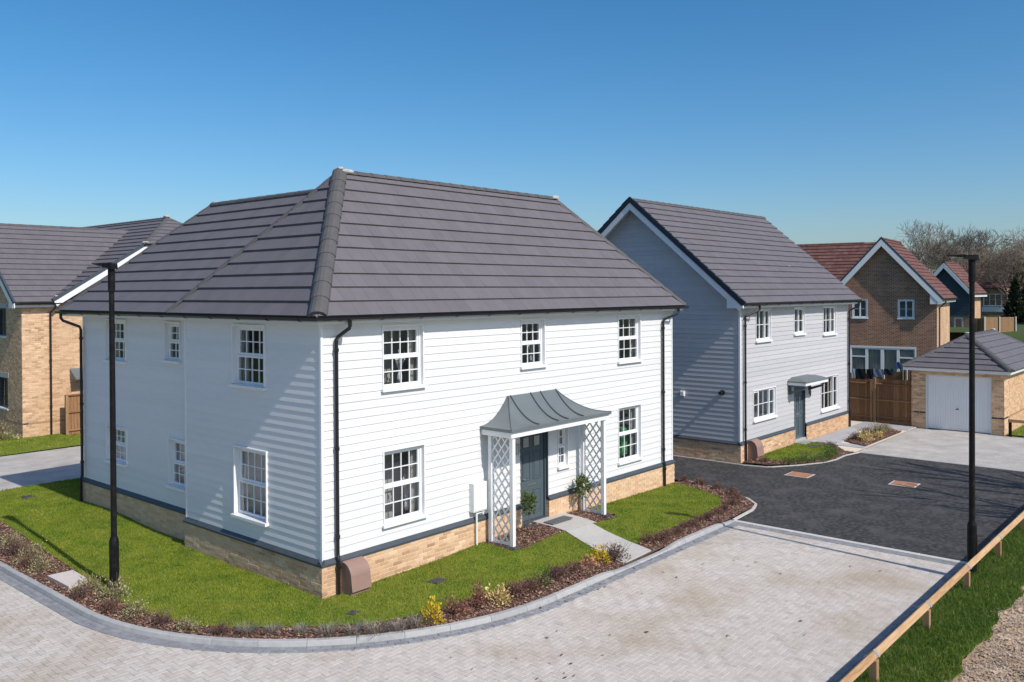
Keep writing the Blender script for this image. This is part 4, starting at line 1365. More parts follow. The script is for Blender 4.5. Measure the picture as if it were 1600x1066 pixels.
gpl = m.build('plinth', K['bmortar'], G)
L = []
for fr, a0, a1, hs_ in ((GF, GX, GX1, [(GD[0], GD[1], -.3, 2)]), (GS, GY, GYB, [])):
    for q in bricks(fr, [(a0, a1, .002 + .075 * k) for k in range(8)], hs_, None, 0): L.append((fr, *q))
place_bricks(L, gpl, 300)
def flash2(par, fr, a0, a1, z, holes=()):
    for s0, s1 in cutspans(a0, a1, holes):
        m = MB(fr)
        m.hexa([(s0, z + .002, -.06), (s1, z + .002, -.06), (s1, z, .022), (s0, z, .022), (s0, z + .115, -.06), (s1, z + .115, -.06), (s1, z + .03, .024), (s0, z + .03, .024)])
        m.build('flashing', K['anthracite'], par)
flash2(gpl, GF, GX - .022, GX1 + .03, HP - .002, [(GD[0], GD[1])])
flash2(gpl, GS, GY - .022, GYB, HP - .002)
m = MB(GF); wallsheet(m, GX + .05, GX1 - .05, HP, 5.06, GW + [GD], -.061)
m.fr = GS
m.poly([(GY + .05, HP, -.061), (GYB - .05, HP, -.061), (GYB - .05, 5.2, -.061), (3.7, 8.45, -.061), (GY + .05, 5.2, -.061)])
m.fr = W0
m.poly([(GX1 - .06, GY + .06, 0), (GX1 - .06, GYB, 0), (GX1 - .06, GYB, 5.2), (GX1 - .06, 3.7, 8.4), (GX1 - .06, GY + .06, 5.2)])
m.poly([(GX, GYB, 0), (GX1, GYB, 0), (GX1, GYB, 5), (GX, GYB, 5)])
gw = m.build('wall', K['grey_board'], G)
GEY, GEZ, GRY, GRZ = -.50, 5.115, 3.7, 8.69
gs_ = (GRZ - GEZ) / (GRY - GEY)
def grng(z):
    lim = GEZ - .12
    zz = z
    lo = GEY + (zz + .10 - GEZ) / gs_
    return (max(GY + .05, lo), min(GYB - .05, 2 * GRY - lo))
boards(GF, lambda z: (GX + .05, GX1 - .05), HP + .10, 5.05, EXP, GW + [GD], K['grey_board'], gw)
boards(GS, grng, HP + .10, 8.46, EXP, [], K['grey_board'], gw)
for (x0, x1, y0, y1) in ((GX + .03, GX + .10, GY + .028, GY + .09), (GX1 - .085, GX1 - .03, GY + .03, GY + .085)):
    q = MB(); q.box(x0, x1, y0, y1, HP + .06, 5.05); q.build('corner_trim', K['white'], gw)
gk = [((1, 1, 1), (2,)), ((1, 1), (1,)), ((1, 1, 1), (2,)), ((1, 2, 1), (0, 2)), ((1, 2, 1), (2,))]
for k, w in enumerate(GW):
    window(GF, *w, G, style='casement', cols=gk[k][0], openers=gk[k][1], seed=40 + k, inside=('none', 'none', 'curtain', 'none', 'curtain')[k], rec=.06)
m = MB(GF)
m.box(GD[0], GD[0] + .05, .17, GD[3], -.16, -.085); m.box(GD[1] - .05, GD[1], .17, GD[3], -.16, -.085); m.box(GD[0] + .05, GD[1] - .05, GD[3] - .05, GD[3], -.16, -.085)
m.build('door_frame', K['door'], G)
make_door(GF, GD[0] + .053, GD[1] - .053, .2, GD[3] - .053, G, style=1)
m = MB(GF); m.cbox(GD[0] + .002, GD[1] - .002, .0, .198, -.19, -.03, .006); m.cbox(GD[0] - .02, GD[1] + .02, .0, .13, -.025, .35, .01); m.build('door_step', K['slabgrey'], G)
mm = MB(); mm.cbox(20.55, 21.25, -.95, -.56, .07, .09, .004); tag(mm.build('door_mat', K['mat_']), 'dark grey mat before the door of the grey house', 'door mat')
m = MB(GF)
for k in range(2):
    m.box(21.62 + .10 * k, 21.69 + .10 * k, 1.72 - .06 * k, 1.90 - .06 * k, -.04, -.03)
m.build('house_number', K['iron'], G)
# flat hipped door canopy on brackets
m = MB(GF)
x0, x1, n1 = 19.72, 21.78, .62
m.hexa([(x0, 2.36, -.05), (x1, 2.36, -.05), (x1, 2.36, n1), (x0, 2.36, n1), (x0 + .35, 2.47, -.05), (x1 - .35, 2.47, -.05), (x1 - .35, 2.47, n1 - .35), (x0 + .35, 2.47, n1 - .35)])
m.box(x0 - .01, x1 + .01, 2.32, 2.36, -.05, n1 + .01)
gcn = m.build('door_canopy', K['zinc'], G)
m = MB(GF); m.box(x0 + .02, x1 - .02, 2.22, 2.32, n1 - .04, n1 - .01); m.box(x0 + .02, x0 + .05, 2.22, 2.32, -.04, n1 - .042); m.box(x1 - .05, x1 - .02, 2.22, 2.32, -.04, n1 - .042)
m.build('canopy_fascia', K['white'], gcn)
for xb in (x0 + .12, x1 - .2):
    m = MB(GF); m.box(xb, xb + .07, 1.88, 2.218, -.04, .03); m.box(xb, xb + .07, 2.15, 2.218, .032, n1 - .1)
    m.hexa([(xb, 1.90, .032), (xb + .07, 1.90, .032), (xb + .07, 2.07, n1 - .12), (xb, 2.07, n1 - .12), (xb, 2.0, .032), (xb + .07, 2.0, .032), (xb + .07, 2.149, n1 - .12), (xb, 2.149, n1 - .12)])
    m.build('canopy_bracket', K['door'], gcn)
# roof, verges
GVX0, GVX1 = 15.68, 26.15
R2 = Roof()
plane(R2, [(GVX0, GEY, GEZ), (GVX1, GEY, GEZ), (GVX1, GRY, GRZ), (GVX0, GRY, GRZ)], gauge=.335)
plane(R2, [(GVX1, 2 * GRY - GEY, GEZ), (GVX0, 2 * GRY - GEY, GEZ), (GVX0, GRY, GRZ), (GVX1, GRY, GRZ)], tiled=False)
roof2 = R2.build(G, K['tile'], 300)
ridge(roof2, (GVX0, GRY, GRZ), (GVX1, GRY, GRZ), r=.12)
sl_ = Vector((0, GRY - GEY, GRZ - GEZ)).normalized()
SLEN = math.hypot(GRY - GEY, GRZ - GEZ)
for sgn in (1, -1):
    s3 = Vector((0, sl_.y * sgn, sl_.z)); n3 = Vector((0, -sl_.z * sgn, sl_.y))
    O = Vector((GVX0, GEY if sgn > 0 else 2 * GRY - GEY, GEZ))
    n = int(SLEN / .335)
    for k in range(n):
        m = MB(FR(O, s3, Vector((-1, 0, 0)), n3))
        a, b2 = SLEN * k / n, SLEN * (k + 1) / n
        lo_, hi_ = (b2 - .085 * gs_, b2 + .062 * gs_) if k == n - 1 else (b2, b2)
        m.hexa([(a, -.07, -.085), (lo_, -.07, -.085), (lo_, .03, -.085), (a, .03, -.085), (a, -.07, .082), (hi_, -.07, .062), (hi_, .03, .062), (a, .03, .082)])
        m.build('verge_cap', K['vergecap'], roof2, None)
    m = mitred(FR(O, s3, Vector((-1, 0, 0)), n3), SLEN, -.02, .005, -.27, -.088, gs_)
    m.build('bargeboard', K['fascia'], G)
    m = MB(FR(O, s3, Vector((-1, 0, 0)), n3)); m.box(.05, SLEN, -.42, -.022, -.13, -.12); m.build('verge_soffit', K['fascia'], G)
m = MB(FR((GVX0, 0, 0), (0, 1, 0), (0, 0, 1), (-1, 0, 0)))
for y0, y1, d in ((GEY + .03, GY + .28, 1), ):
    m.hexa([(y0, 4.98, -.36), (y1, 4.98, -.36), (y1, 4.98, .0), (y0, 4.98, .0), (y0, 5.06, -.36), (y1, 5.06 + (y1 - y0) * gs_ - .22, -.36), (y1, 5.06 + (y1 - y0) * gs_ - .22, 0), (y0, 5.06, 0)])
m.build('eaves_box', K['fascia'], G)
m = MB(); m.box(GX - .0, GVX1 - .02, GEY + .03, GEY + .05, 4.98, 5.11)
gfa = m.build('fascia', K['fascia'], G)
m = MB(); m.box(GX, GVX1 - .02, GEY + .05, GY + .07, 4.99, 5.0); m.build('soffit', K['fascia'], gfa)
gutter(G, [(GVX0 + .06, GEY - .03, 5.11), (GVX1 + .1, GEY - .03, 5.11)])
downpipe(G, [(16.75, -.53, 5.06), (16.75, -.53, 4.94), (16.7, -.50, 4.89), (16.36, -.24, 4.72), (16.33, -.23, 4.66), (16.33, -.23, .78), (16.33, -.25, .70), (16.33, -.255, .02)],
         clips=[(16.33, -.23, 4.4), (16.33, -.23, 2.6), (16.33, -.23, 1.1)])
downpipe(G, [(25.75, -.53, 5.06), (25.75, -.53, 4.92), (25.72, -.48, 4.87), (25.52, -.24, 4.72), (25.5, -.23, 4.66), (25.5, -.23, .78), (25.5, -.25, .70), (25.5, -.255, .03)],
         clips=[(25.5, -.23, 4.4), (25.5, -.23, 2.6), (25.5, -.23, 1.1)])
m = MB(GS); m.cbox(1.82, 1.98, 2.03, 2.20, -.05, .02, .01); m.box(1.84, 1.96, 2.05, 2.18, .02, .035); m.build('wall_vent', K['white'], G)
m = MB(); m.tube([(GX + .05, .44, 2.25), (GX - .16, .44, 2.25)], .055, 10); m.tube([(GX + .03, .44, 2.25), (GX - .02, .44, 2.25)], .085, 10); m.build('flue', K['black'], G)
# mortar blobs on the roof slope as in the picture
mortar(roof2, (22.6, 1.05, GEZ + 1.55 * gs_ + .03), .10, .16, .03, .3, 31)

# ------------------------------------------------------------------ the brown gas meter hoods
def hood(x0, x1, y, z, label):
    g = thing('gas_meter_hood', label, 'meter box', (x0, y, z))
    mb = MB(FR((0, y, z), (1, 0, 0), (0, 0, 1), (0, -1, 0)))
    pr = [(0.005, 0), (0.005, .66), (.06, .66)] + [(.06 + .235 * math.sin(t), .40 + .26 * math.cos(t)) for t in [k * PI / 2 / 8 for k in range(1, 9)]] + [(.33, .17), (.30, .165), (.285, .0)]
    a = [mb.P(x0, q[1], q[0]) for q in pr]; b2 = [mb.P(x1, q[1], q[0]) for q in pr]
    n = len(pr)
    for j in range(n): mb.face((a[j], a[(j + 1) % n], b2[(j + 1) % n], b2[j]))
    mb.face(a[::-1]); mb.face(b2)
    mb.build('body', K['meter'], g)
    mb = MB(FR((0, y, z), (1, 0, 0), (0, 0, 1), (0, -1, 0)))
    pr = [(.07, .685), (.07, .667)] + [(.066 + .24 * math.sin(t), .405 + .262 * math.cos(t)) for t in [k * PI / 2 / 8 for k in range(1, 9)]] + [(.338, .168)]
    pr2 = [(q[0] + .012, q[1] + .012) for q in pr]
    a = [mb.P(x0 - .012, q[1], q[0]) for q in pr + pr2[::-1]]; b2 = [mb.P(x1 + .012, q[1], q[0]) for q in pr + pr2[::-1]]
    n = len(a)
    for j in range(n): mb.face((a[j], a[(j + 1) % n], b2[(j + 1) % n], b2[j]))
    mb.face(a[::-1]); mb.face(b2)
    mb.build('lid', K['meter'], g)
hood(.42, .84, -.0, -.05, 'brown plastic hooded gas meter box against the brick base of the white house')
hood(16.55, 17.0, GY, .04, 'brown plastic hooded gas meter box against the brick base of the grey house')

# ------------------------------------------------------------------ garage
AX, AY0, AY1, AXB = 27.35, -5.35, -2.04, 35.2
A = thing('garage', 'buff brick garage with hipped grey roof and white up-and-over door', 'garage', (AX, AY0, 0))
AF = FR((AX, 0, 0), (0, 1, 0), (0, 0, 1), (-1, 0, 0))
AS = FR((0, AY0, 0), (1, 0, 0), (0, 0, 1), (0, -1, 0))
ADR = (-4.92, -2.56, -.1, 2.15)
m = MB(AF); wallsheet(m, AY0, AY1, -.1, 2.33, [ADR], -.007)
m.fr = AS; wallsheet(m, AX + .007, AXB, -.1, 2.33, [], -.007)
m.fr = W0; m.poly([(AX + .007, AY1, 0), (AXB, AY1, 0), (AXB, AY1, 2.33), (AX + .007, AY1, 2.33)])
m.poly([(AX + .11, ADR[1], 0), (AX + .0, ADR[1], 0), (AX + .0, ADR[1], 2.15), (AX + .11, ADR[1], 2.15)])
aw = m.build('wall', K['bmortar'], A)
L = []
for fr, a0, a1, hs_ in ((AF, AY0, AY1, [ADR]), (AS, AX, 31.5, [])):
    for q in bricks(fr, [(a0, a1, .002 + .075 * k) for k in range(31)], hs_, None, 0, dark=(8,)): L.append((fr, *q))
place_bricks(L, aw, 300)
m = MB(AF)
m.box(ADR[0], ADR[0] + .06, 0, 2.15, -.14, -.05); m.box(ADR[1] - .06, ADR[1], 0, 2.15, -.14, -.05); m.box(ADR[0] + .06, ADR[1] - .06, 2.09, 2.15, -.14, -.05)
gd = m.build('door_frame', K['white'], A)
m = MB(AF)
n = 24
w = (ADR[1] - ADR[0] - .13) / n
for k in range(n):
    a = ADR[0] + .065 + w * k
    m.hexa([(a, .02, -.13), (a + w, .02, -.13), (a + w * .92, .02, -.118), (a + w * .08, .02, -.118), (a, 2.085, -.13), (a + w, 2.085, -.13), (a + w * .92, 2.085, -.118), (a + w * .08, 2.085, -.118)])
gdo = m.build('garage_door', K['garage_door'], A)
m = MB(); c = AF.p(-3.72, .86, -.10); m.tube([c, c + Vector((-.05, 0, 0))], .028, 8); m.tube([c + Vector((-.05, 0, 0)), c + Vector((-.055, .07, 0))], .014, 6); m.build('handle', K['iron'], gdo)
m = MB(); m.box(27.10, 27.12, AY0 - .25, AY1 + .25, 2.32, 2.45); m.box(27.12, AXB + .2, AY0 - .25, AY0 - .23, 2.32, 2.45)
afa = m.build('fascia', K['white'], A)
m = MB(); m.box(27.12, 27.34, AY0 - .23, AY1 + .23, 2.335, 2.345); m.box(27.34, AXB, AY0 - .23, AY0 + .02, 2.335, 2.345); m.build('soffit', K['fascia'], afa)
R3 = Roof()
e0, e1, f0_, f1_, zz = 27.05, AXB + .25, AY0 - .30, AY1 + .30, 2.44
ymid = (AY0 + AY1) / 2
a1_, a2_ = (28.98, ymid, 3.70), (33.4, ymid, 3.70)
plane(R3, [(e0, f1_, zz), (e0, f0_, zz), a1_], gauge=.34)
plane(R3, [(e0, f0_, zz), (e1, f0_, zz), a2_, a1_], gauge=.34)
plane(R3, [(e1, f0_, zz), (e1, f1_, zz), a2_], tiled=False)
plane(R3, [(e1, f1_, zz), (e0, f1_, zz), a1_, a2_], gauge=.34, tiled=False)
roof3 = R3.build(A, K['tile'], 300)
ridge(roof3, (e0, f0_, zz + .05), a1_, r=.15); ridge(roof3, (e0, f1_, zz + .05), a1_, r=.12); ridge(roof3, a1_, a2_, r=.13); ridge(roof3, (e1, f0_, zz + .05), a2_, r=.13)
mortar(roof3, (a1_[0] + .02, a1_[1], a1_[2] + .08), .2, .2, .05, 0, 41); mortar(roof3, (a2_[0], a2_[1], a2_[2] + .07), .2, .2, .06, 0, 42); mortar(roof3, (e0 + .08, f0_ + .08, zz + .06), .14, .14, .06, 0, 43)

# ------------------------------------------------------------------ brick house on the left
BX, BY = 3.06, 22.5
Bh = thing('buff_brick_house', 'buff brick house with a half-hipped gable beside the white house', 'house', (BX, BY, 0))
BF = FR((0, BY, 0), (1, 0, 0), (0, 0, 1), (0, -1, 0))
BG = FR((BX, 0, 0), (0, 1, 0), (0, 0, 1), (-1, 0, 0))
BWN = [(24.05, 25.2, 3.85, 5.0), (23.95, 25.1, 1.05, 2.3)]
m = MB(BF); m.poly([(BX, -.1, -.007), (14, -.1, -.007), (14, 6.0, -.007), (11, 7.3, -.007), (7.75, 7.3, -.007), (4.3, 5.25, -.007), (BX, 5.2, -.007)])
m.fr = BG; wallsheet(m, BY + .007, 30.2, -.1, 5.2, BWN, -.007); m.poly([(BY + .007, 5.2, -.007), (30.2, 5.2, -.007), (26.3, 8.2, -.007)])
bw_ = m.build('wall', K['bmortar'], Bh)
L = []
for q in bricks(BF, [(BX, 8.6, .002 + .075 * k) for k in range(69)], [], None, 0, dark=(8,)): L.append((BF, *q))
for k in range(69, 104):
    z = .002 + .075 * k
    x0 = 4.15 + (z - 5.2) / .62
    if z < 7.2:
        for q in bricks(BF, [(x0, 9.2, z)], [], None, 0): L.append((BF, *q))
for q in bricks(BG, [(BY, 30.2, .002 + .075 * k) for k in range(69)], BWN + [(23.95, 25.3, 5.0, 5.2), (23.85, 25.2, 2.3, 2.5)], None, 0, dark=(8,)): L.append((BG, *q))
for k in range(69, 88):
    z = .002 + .075 * k
    y0 = BY + (z - 5.2) / .77
    for q in bricks(BG, [(y0, 26.5, z)], [], None, 0): L.append((BG, *q))
place_bricks(L, bw_, 300)
for k, w in enumerate(BWN):
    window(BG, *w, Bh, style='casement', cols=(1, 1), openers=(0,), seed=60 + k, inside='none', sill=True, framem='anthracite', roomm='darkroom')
    m = MB(BG); m.box(w[0] - .1, w[1] + .1, w[3] + .002, w[3] + .2, -.02, .012); m.build('lintel', K['slab'], Bh)
R4 = Roof()
ZB, ZR = 5.22, 8.40
plane(R4, [(2.72, 22.2, ZB), (9.4, 22.2, ZB), (9.4, 26.3, ZR), (2.72, 26.3, ZR)])
plane(R4, [(9.4, 30.4, ZB), (2.72, 30.4, ZB), (2.72, 26.3, ZR), (9.4, 26.3, ZR)], tiled=False)
# cross wing: valley from (4.05,22.2) ; slope facing -X
vz = lambda x: 5.30 + (x - 4.05) * .625
xv = 4.05 + (8.90 - 5.30) / .625
hx, hz = 7.70, vz(7.70)
plane(R4, [(4.05, 34.0, vz(4.05)), (4.05, 22.16, vz(4.05)), (hx, 22.16, hz), (xv, 24.4, 8.92), (xv, 34, 8.92)])
plane(R4, [(hx, 22.16, hz), (2 * xv - hx, 22.16, hz), (xv, 24.4, 8.92)], gauge=.33)
plane(R4, [(2 * xv - 4.05, 22.16, vz(4.05)), (2 * xv - 4.05, 34, vz(4.05)), (xv, 34, 8.92), (xv, 24.4, 8.92), (2 * xv - hx, 22.16, hz)], tiled=False)
roof4 = R4.build(Bh, K['tile'], 300)
ridge(roof4, (2.72, 26.3, ZR), (7.6, 26.3, ZR), r=.12); ridge(roof4, (xv, 24.4, 8.92), (xv, 33.8, 8.92), r=.12); ridge(roof4, (hx, 22.2, hz + .03), (xv, 24.4, 8.92), r=.12); ridge(roof4, (2 * xv - hx, 22.2, hz + .03), (xv, 24.4, 8.92), r=.12)
mortar(roof4, (hx + .05, 22.25, hz + .08), .3, .3, .07, 0, 51); mortar(roof4, (xv, 24.45, 9.0), .3, .3, .08, 0, 52); mortar(roof4, (4.25, 22.25, 5.46), .2, .2, .07, 0, 53)
# white verge boards: sloping one over the lit wall, and the left gable
O = Vector((4.05, 22.14, vz(4.05))); s3 = Vector((1, 0, .625)).normalized(); n3 = Vector((-.625, 0, 1)).normalized(); Lb = (hx - 4.05) / s3.x
m = MB(FR(O, s3, n3, Vector((0, -1, 0)))); m.box(0, Lb, -.26, -.06, -.01, .02); m.build('bargeboard', K['white'], Bh)
m = MB(FR(O, s3, n3, Vector((0, -1, 0)))); m.box(0, Lb, -.058, .055, -.05, .03); m.build('verge_cap', K['anthracite'], Bh)
m = MB(FR(O, s3, n3, Vector((0, -1, 0)))); m.box(.2, Lb, -.19, -.18, -.35, -.012); m.build('verge_soffit', K['fascia'], Bh)
m = MB(); m.box(hx, 2 * xv - hx, 22.14, 22.17, hz - .2, hz - .02); m.build('fascia', K['white'], Bh)
gutter(Bh, [(hx - .1, 22.08, hz - .0), (2 * xv - hx, 22.08, hz - .0)])
O = Vector((2.70, 22.2, ZB)); s3 = Vector((0, 4.1, ZR - ZB)).normalized(); n3 = Vector((0, -s3.z, s3.y))
m = MB(FR(O, s3, n3, Vector((-1, 0, 0)))); m.box(0, 5.1, -.26, -.06, -.01, .02); m.build('bargeboard', K['white'], Bh)
m = MB(FR(O, s3, n3, Vector((-1, 0, 0)))); m.box(0, 5.1, -.058, .055, -.05, .03); m.build('verge_cap', K['anthracite'], Bh)
m = MB(); m.box(2.72, 4.3, 22.25, 22.27, 5.05, 5.19); m.box(2.72, 4.2, 22.27, 22.5, 5.06, 5.07); m.build('fascia', K['white'], Bh)
m = MB(); m.box(2.70, 2.73, 22.2, 22.75, 5.02, 5.2); m.build('eaves_box', K['white'], Bh)
gutter(Bh, [(2.75, 22.16, 5.2), (4.4, 22.16, 5.2)])
m = MB(); m.hexa([(4.78, 21.95, 2.22), (6.6, 21.95, 2.22), (6.6, 22.5, 2.22), (4.78, 22.5, 2.22), (4.78, 21.95, 2.28), (6.6, 21.95, 2.28), (6.6, 22.5, 2.62), (4.78, 22.5, 2.62)]); m.build('door_canopy', K['zinc'], Bh)
downpipe(Bh, [(4.15, 22.16, 5.15), (4.15, 22.2, 5.0), (4.06, 22.42, 4.85), (4.06, 22.44, .1)], clips=[(4.06, 22.44, 3), (4.06, 22.44, 1.2)])

# ------------------------------------------------------------------ red roofed brick house
RX, RY = 42.0, .89
Rh = thing('red_roof_brick_house', 'brown brick house with red tiled gable behind the garage', 'house', (RX, RY, 0))
RG = FR((RX, 0, 0), (0, 1, 0), (0, 0, 1), (-1, 0, 0)); RF = FR((0, RY, 0), (1, 0, 0), (0, 0, 1), (0, -1, 0))
RWN = [(2.04, 2.90, 3.86, 4.97), (4.50, 5.36, 3.86, 4.97)]
RD = (1.95, 5.5, .1, 2.30)
RAP = 8.45
m = MB(RG); wallsheet(m, RY, 6.5, -.1, 5.0, RWN + [RD], 0); m.poly([(RY, 5.0, 0), (6.5, 5.0, 0), (3.71, 8.25, 0)])
m.build('gable_wall', K['redbrick_n'], Rh)
m = MB(RF); m.poly([(RX, -.1, 0), (46.64, -.1, 0), (46.64, 5, 0), (RX, 5, 0)]); m.build('side_wall', K['redbrick_s'], Rh)
m = MB(); m.poly([(43.2, 6.5, -.1), (43.2, 16, -.1), (43.2, 16, 5), (43.2, 6.5, 5)]); m.poly([(RX, 6.5, 0), (43.2, 6.5, 0), (43.2, 6.5, 5), (RX, 6.5, 5)]); m.build('wing_wall', K['redbrick_n'], Rh)
for k, w in enumerate(RWN): window(RG, *w, Rh, style='casement', cols=(1, 1), openers=(0, 1), seed=70 + k, inside='none', nface=.005, rec=.03)
# garden doors with side lights
wo = MB(RG); u0, u1, z0, z1 = RD
for a, b2 in ((u0, u0 + .06), (u1 - .06, u1)): wo.box(a, b2, z0, z1, -.08, .02)
wo.box(u0 + .06, u1 - .06, z1 - .1, z1, -.08, .02)
w4 = (u1 - u0 - .12) / 4
gdr = wo.build('garden_doors', K['white'], Rh)
for k in range(4):
    a = u0 + .06 + w4 * k
    q = MB(RG); t = .09 if k in (1, 2) else .06
    q.box(a, a + t, z0, z1 - .1, -.06, .0); q.box(a + w4 - t, a + w4, z0, z1 - .1, -.06, 0); q.box(a + t, a + w4 - t, z1 - .1 - t, z1 - .1, -.06, 0); q.box(a + t, a + w4 - t, z0, z0 + .12, -.06, 0)
    if k in (0, 3): q.box(a + t, a + w4 - t, 1.65, 1.73, -.06, 0)
    q.build('sash', K['white'], gdr)
    q = MB(RG); q.poly([(a + t, z0 + .1, -.035), (a + w4 - t, z0 + .1, -.035), (a + w4 - t, z1 - .19, -.035), (a + t, z1 - .19, -.035)]); q.build('pane', K['glass'], gdr)
    q = MB(RG); nn = 20
    tp = [q.P(a + w4 * j / nn, z1 - .1, -.2 + .03 * (-1) ** j) for j in range(nn + 1)]; bt = [q.P(a + w4 * j / nn, z0, -.2 + .03 * (-1) ** j) for j in range(nn + 1)]
    for j in range(nn): q.face((bt[j], bt[j + 1], tp[j + 1], tp[j]))
    q.build('curtain', K['curtain'], gdr)
q = MB(RG); q.poly([(u0 - .2, z0 - .1, -.5), (u1 + .2, z0 - .1, -.5), (u1 + .2, z1 + .2, -.5), (u0 - .2, z1 + .2, -.5)]); q.build('room', K['dark'], gdr)
R5 = Roof()
plane(R5, [(41.7, .55, 5.0), (47.0, .55, 5.0), (46.9, 3.71, RAP), (41.7, 3.71, RAP)], gauge=.29, tw=.27)
plane(R5, [(47.0, 6.87, 5.0), (41.7, 6.87, 5.0), (41.7, 3.71, RAP), (47.0, 3.71, RAP)], gauge=.29, tw=.27)
plane(R5, [(42.8, 16, 5.0), (42.8, 3.5, 5.0), (46.2, 3.5, 8.45), (46.2, 16, 8.45)], gauge=.29, tw=.27)
plane(R5, [(49.6, 3.5, 5.0), (49.6, 16, 5.0), (46.2, 16, 8.45), (46.2, 3.5, 8.45)], tiled=False)
roof5 = R5.build(Rh, K['redtile'], 300)
ridge(roof5, (41.7, 3.71, RAP), (46.8, 3.71, RAP), m=K['redtile'], r=.12); ridge(roof5, (46.2, 5.6, 8.45), (46.2, 15.8, 8.45), m=K['redtile'], r=.12)
s0_ = (RAP - 5) / (3.71 - .55)
for sg in (1, -1):
    O = Vector((41.70, .55 if sg > 0 else 6.87, 5.0)); s3 = Vector((0, sg, s0_)).normalized(); n3 = Vector((0, -s3.z * sg, s3.y * sg))
    Lb = (3.71 - .55) / abs(s3.y)
    m = mitred(FR(O, s3, Vector((-1, 0, 0)), n3), Lb, -.01, .03, -.30, -.04, s0_); m.build('bargeboard', K['white'], Rh)
    m = mitred(FR(O, s3, Vector((-1, 0, 0)), n3), Lb, -.06, .035, -.038, .06, s0_); m.build('verge_cap', K['anthracite'], Rh)
    m = MB(FR(O, s3, n3, Vector((-1, 0, 0)))); m.box(.1, Lb, -.18, -.17, -.3, -.012); m.build('verge_soffit', K['fascia'], Rh)
m = MB(); m.hexa([(41.69, .58, 4.72), (41.71, .58, 4.72), (41.71, 1.2, 4.72), (41.69, 1.2, 4.72), (41.69, .58, 4.95), (41.71, .58, 4.95), (41.71, 1.2, 5.5), (41.69, 1.2, 5.5)]); m.build('eaves_box', K['white'], Rh)
m = MB(); m.box(41.72, 46.95, .60, .62, 4.80, 4.99); m.box(41.72, 46.95, .62, .9, 4.82, 4.83); m.build('fascia', K['white'], Rh)
gutter(Rh, [(41.7, .52, 4.99), (47.05, .52, 4.99)])
downpipe(Rh, [(42.6, .52, 4.9), (42.6, .55, 4.8), (42.5, .83, 4.5), (42.5, .83, .0)])
m = MB(); m.poly([(46.64, RY, -.1), (46.64, 6.5, -.1), (46.64, 6.5, 5), (46.64, RY, 5)]); m.build('rear_wall', K['redbrick_n'], Rh)
Rh.rotation_euler.z = math.radians(6.5)

# ------------------------------------------------------------------ navy clad house further back
NX, NY = 65.0, 4.58
Nh = thing('navy_clad_house', 'navy clad and brick house with red roof behind the garage roof', 'house', (NX, NY, 0))
NG = FR((NX, 0, 0), (0, 1, 0), (0, 0, 1), (-1, 0, 0))
m = MB(NG); wallsheet(m, NY, 8.3, -.1, 3.5, [], 0); m.build('gable_wall', K['redbrick_n'], Nh)
m = MB(NG); m.poly([(NY, 3.5, .03), (8.3, 3.5, .03), (8.3, 5.3, .03), (6.4, 7.5, .03), (NY, 5.3, .03)]); nw_ = m.build('clad_wall', K['navyboard'], Nh)
boards(NG, lambda z: (NY + max(0, (z - 5.1)) / 1.16, 8.3 - max(0, (z - 5.1)) / 1.16), 3.45, 7.2, .2, [], K['navyboard'], nw_, nb=.075, nt=.05)
m = MB(); m.poly([(NX, NY, -.1), (68.3, NY, -.1), (68.3, NY, 5.2), (NX, NY, 5.2)]); m.build('side_wall', K['redbrick_s'], Nh)
window(NG, 5.1, 5.75, 2.2, 3.3, Nh, style='casement', cols=(1,), openers=(0,), seed=80, inside='none', nface=.02, rec=.03)
R6 = Roof()
plane(R6, [(64.6, 4.2, 5.15), (68.7, 4.2, 5.15), (68.7, 6.4, 7.66), (64.6, 6.4, 7.66)], gauge=.3)
plane(R6, [(68.7, 8.6, 5.15), (64.6, 8.6, 5.15), (64.6, 6.4, 7.66), (68.7, 6.4, 7.66)], tiled=False)
roof6 = R6.build(Nh, K['redtile'], 0)
ridge(roof6, (64.6, 6.4, 7.66), (68.7, 6.4, 7.66), m=K['redtile'], r=.13, L_=.6)
for sg in (1, -1):
    O = Vector((64.6, 4.2 if sg > 0 else 8.6, 5.15)); s3 = Vector((0, 2.2 * sg, 2.51)).normalized(); n3 = Vector((0, -s3.z * sg, s3.y * sg))
    m = mitred(FR(O, s3, Vector((-1, 0, 0)), n3), 3.33, -.01, .03, -.3, -.03, 1.14); m.build('bargeboard', K['white'], Nh)
m = MB(); m.box(64.6, 68.7, 4.2, 4.24, 4.92, 5.13); m.build('fascia', K['white'], Nh)
gutter(Nh, [(64.6, 4.12, 5.2), (68.8, 4.12, 5.2)], brackets=3)
downpipe(Nh, [(68.1, 4.3, 5.0), (68.1, 4.5, 4.7), (68.1, 4.5, 0)])
downpipe(Nh, [(65.15, 4.3, 5.0), (65.15, 4.5, 4.7), (65.15, 4.5, 0)])

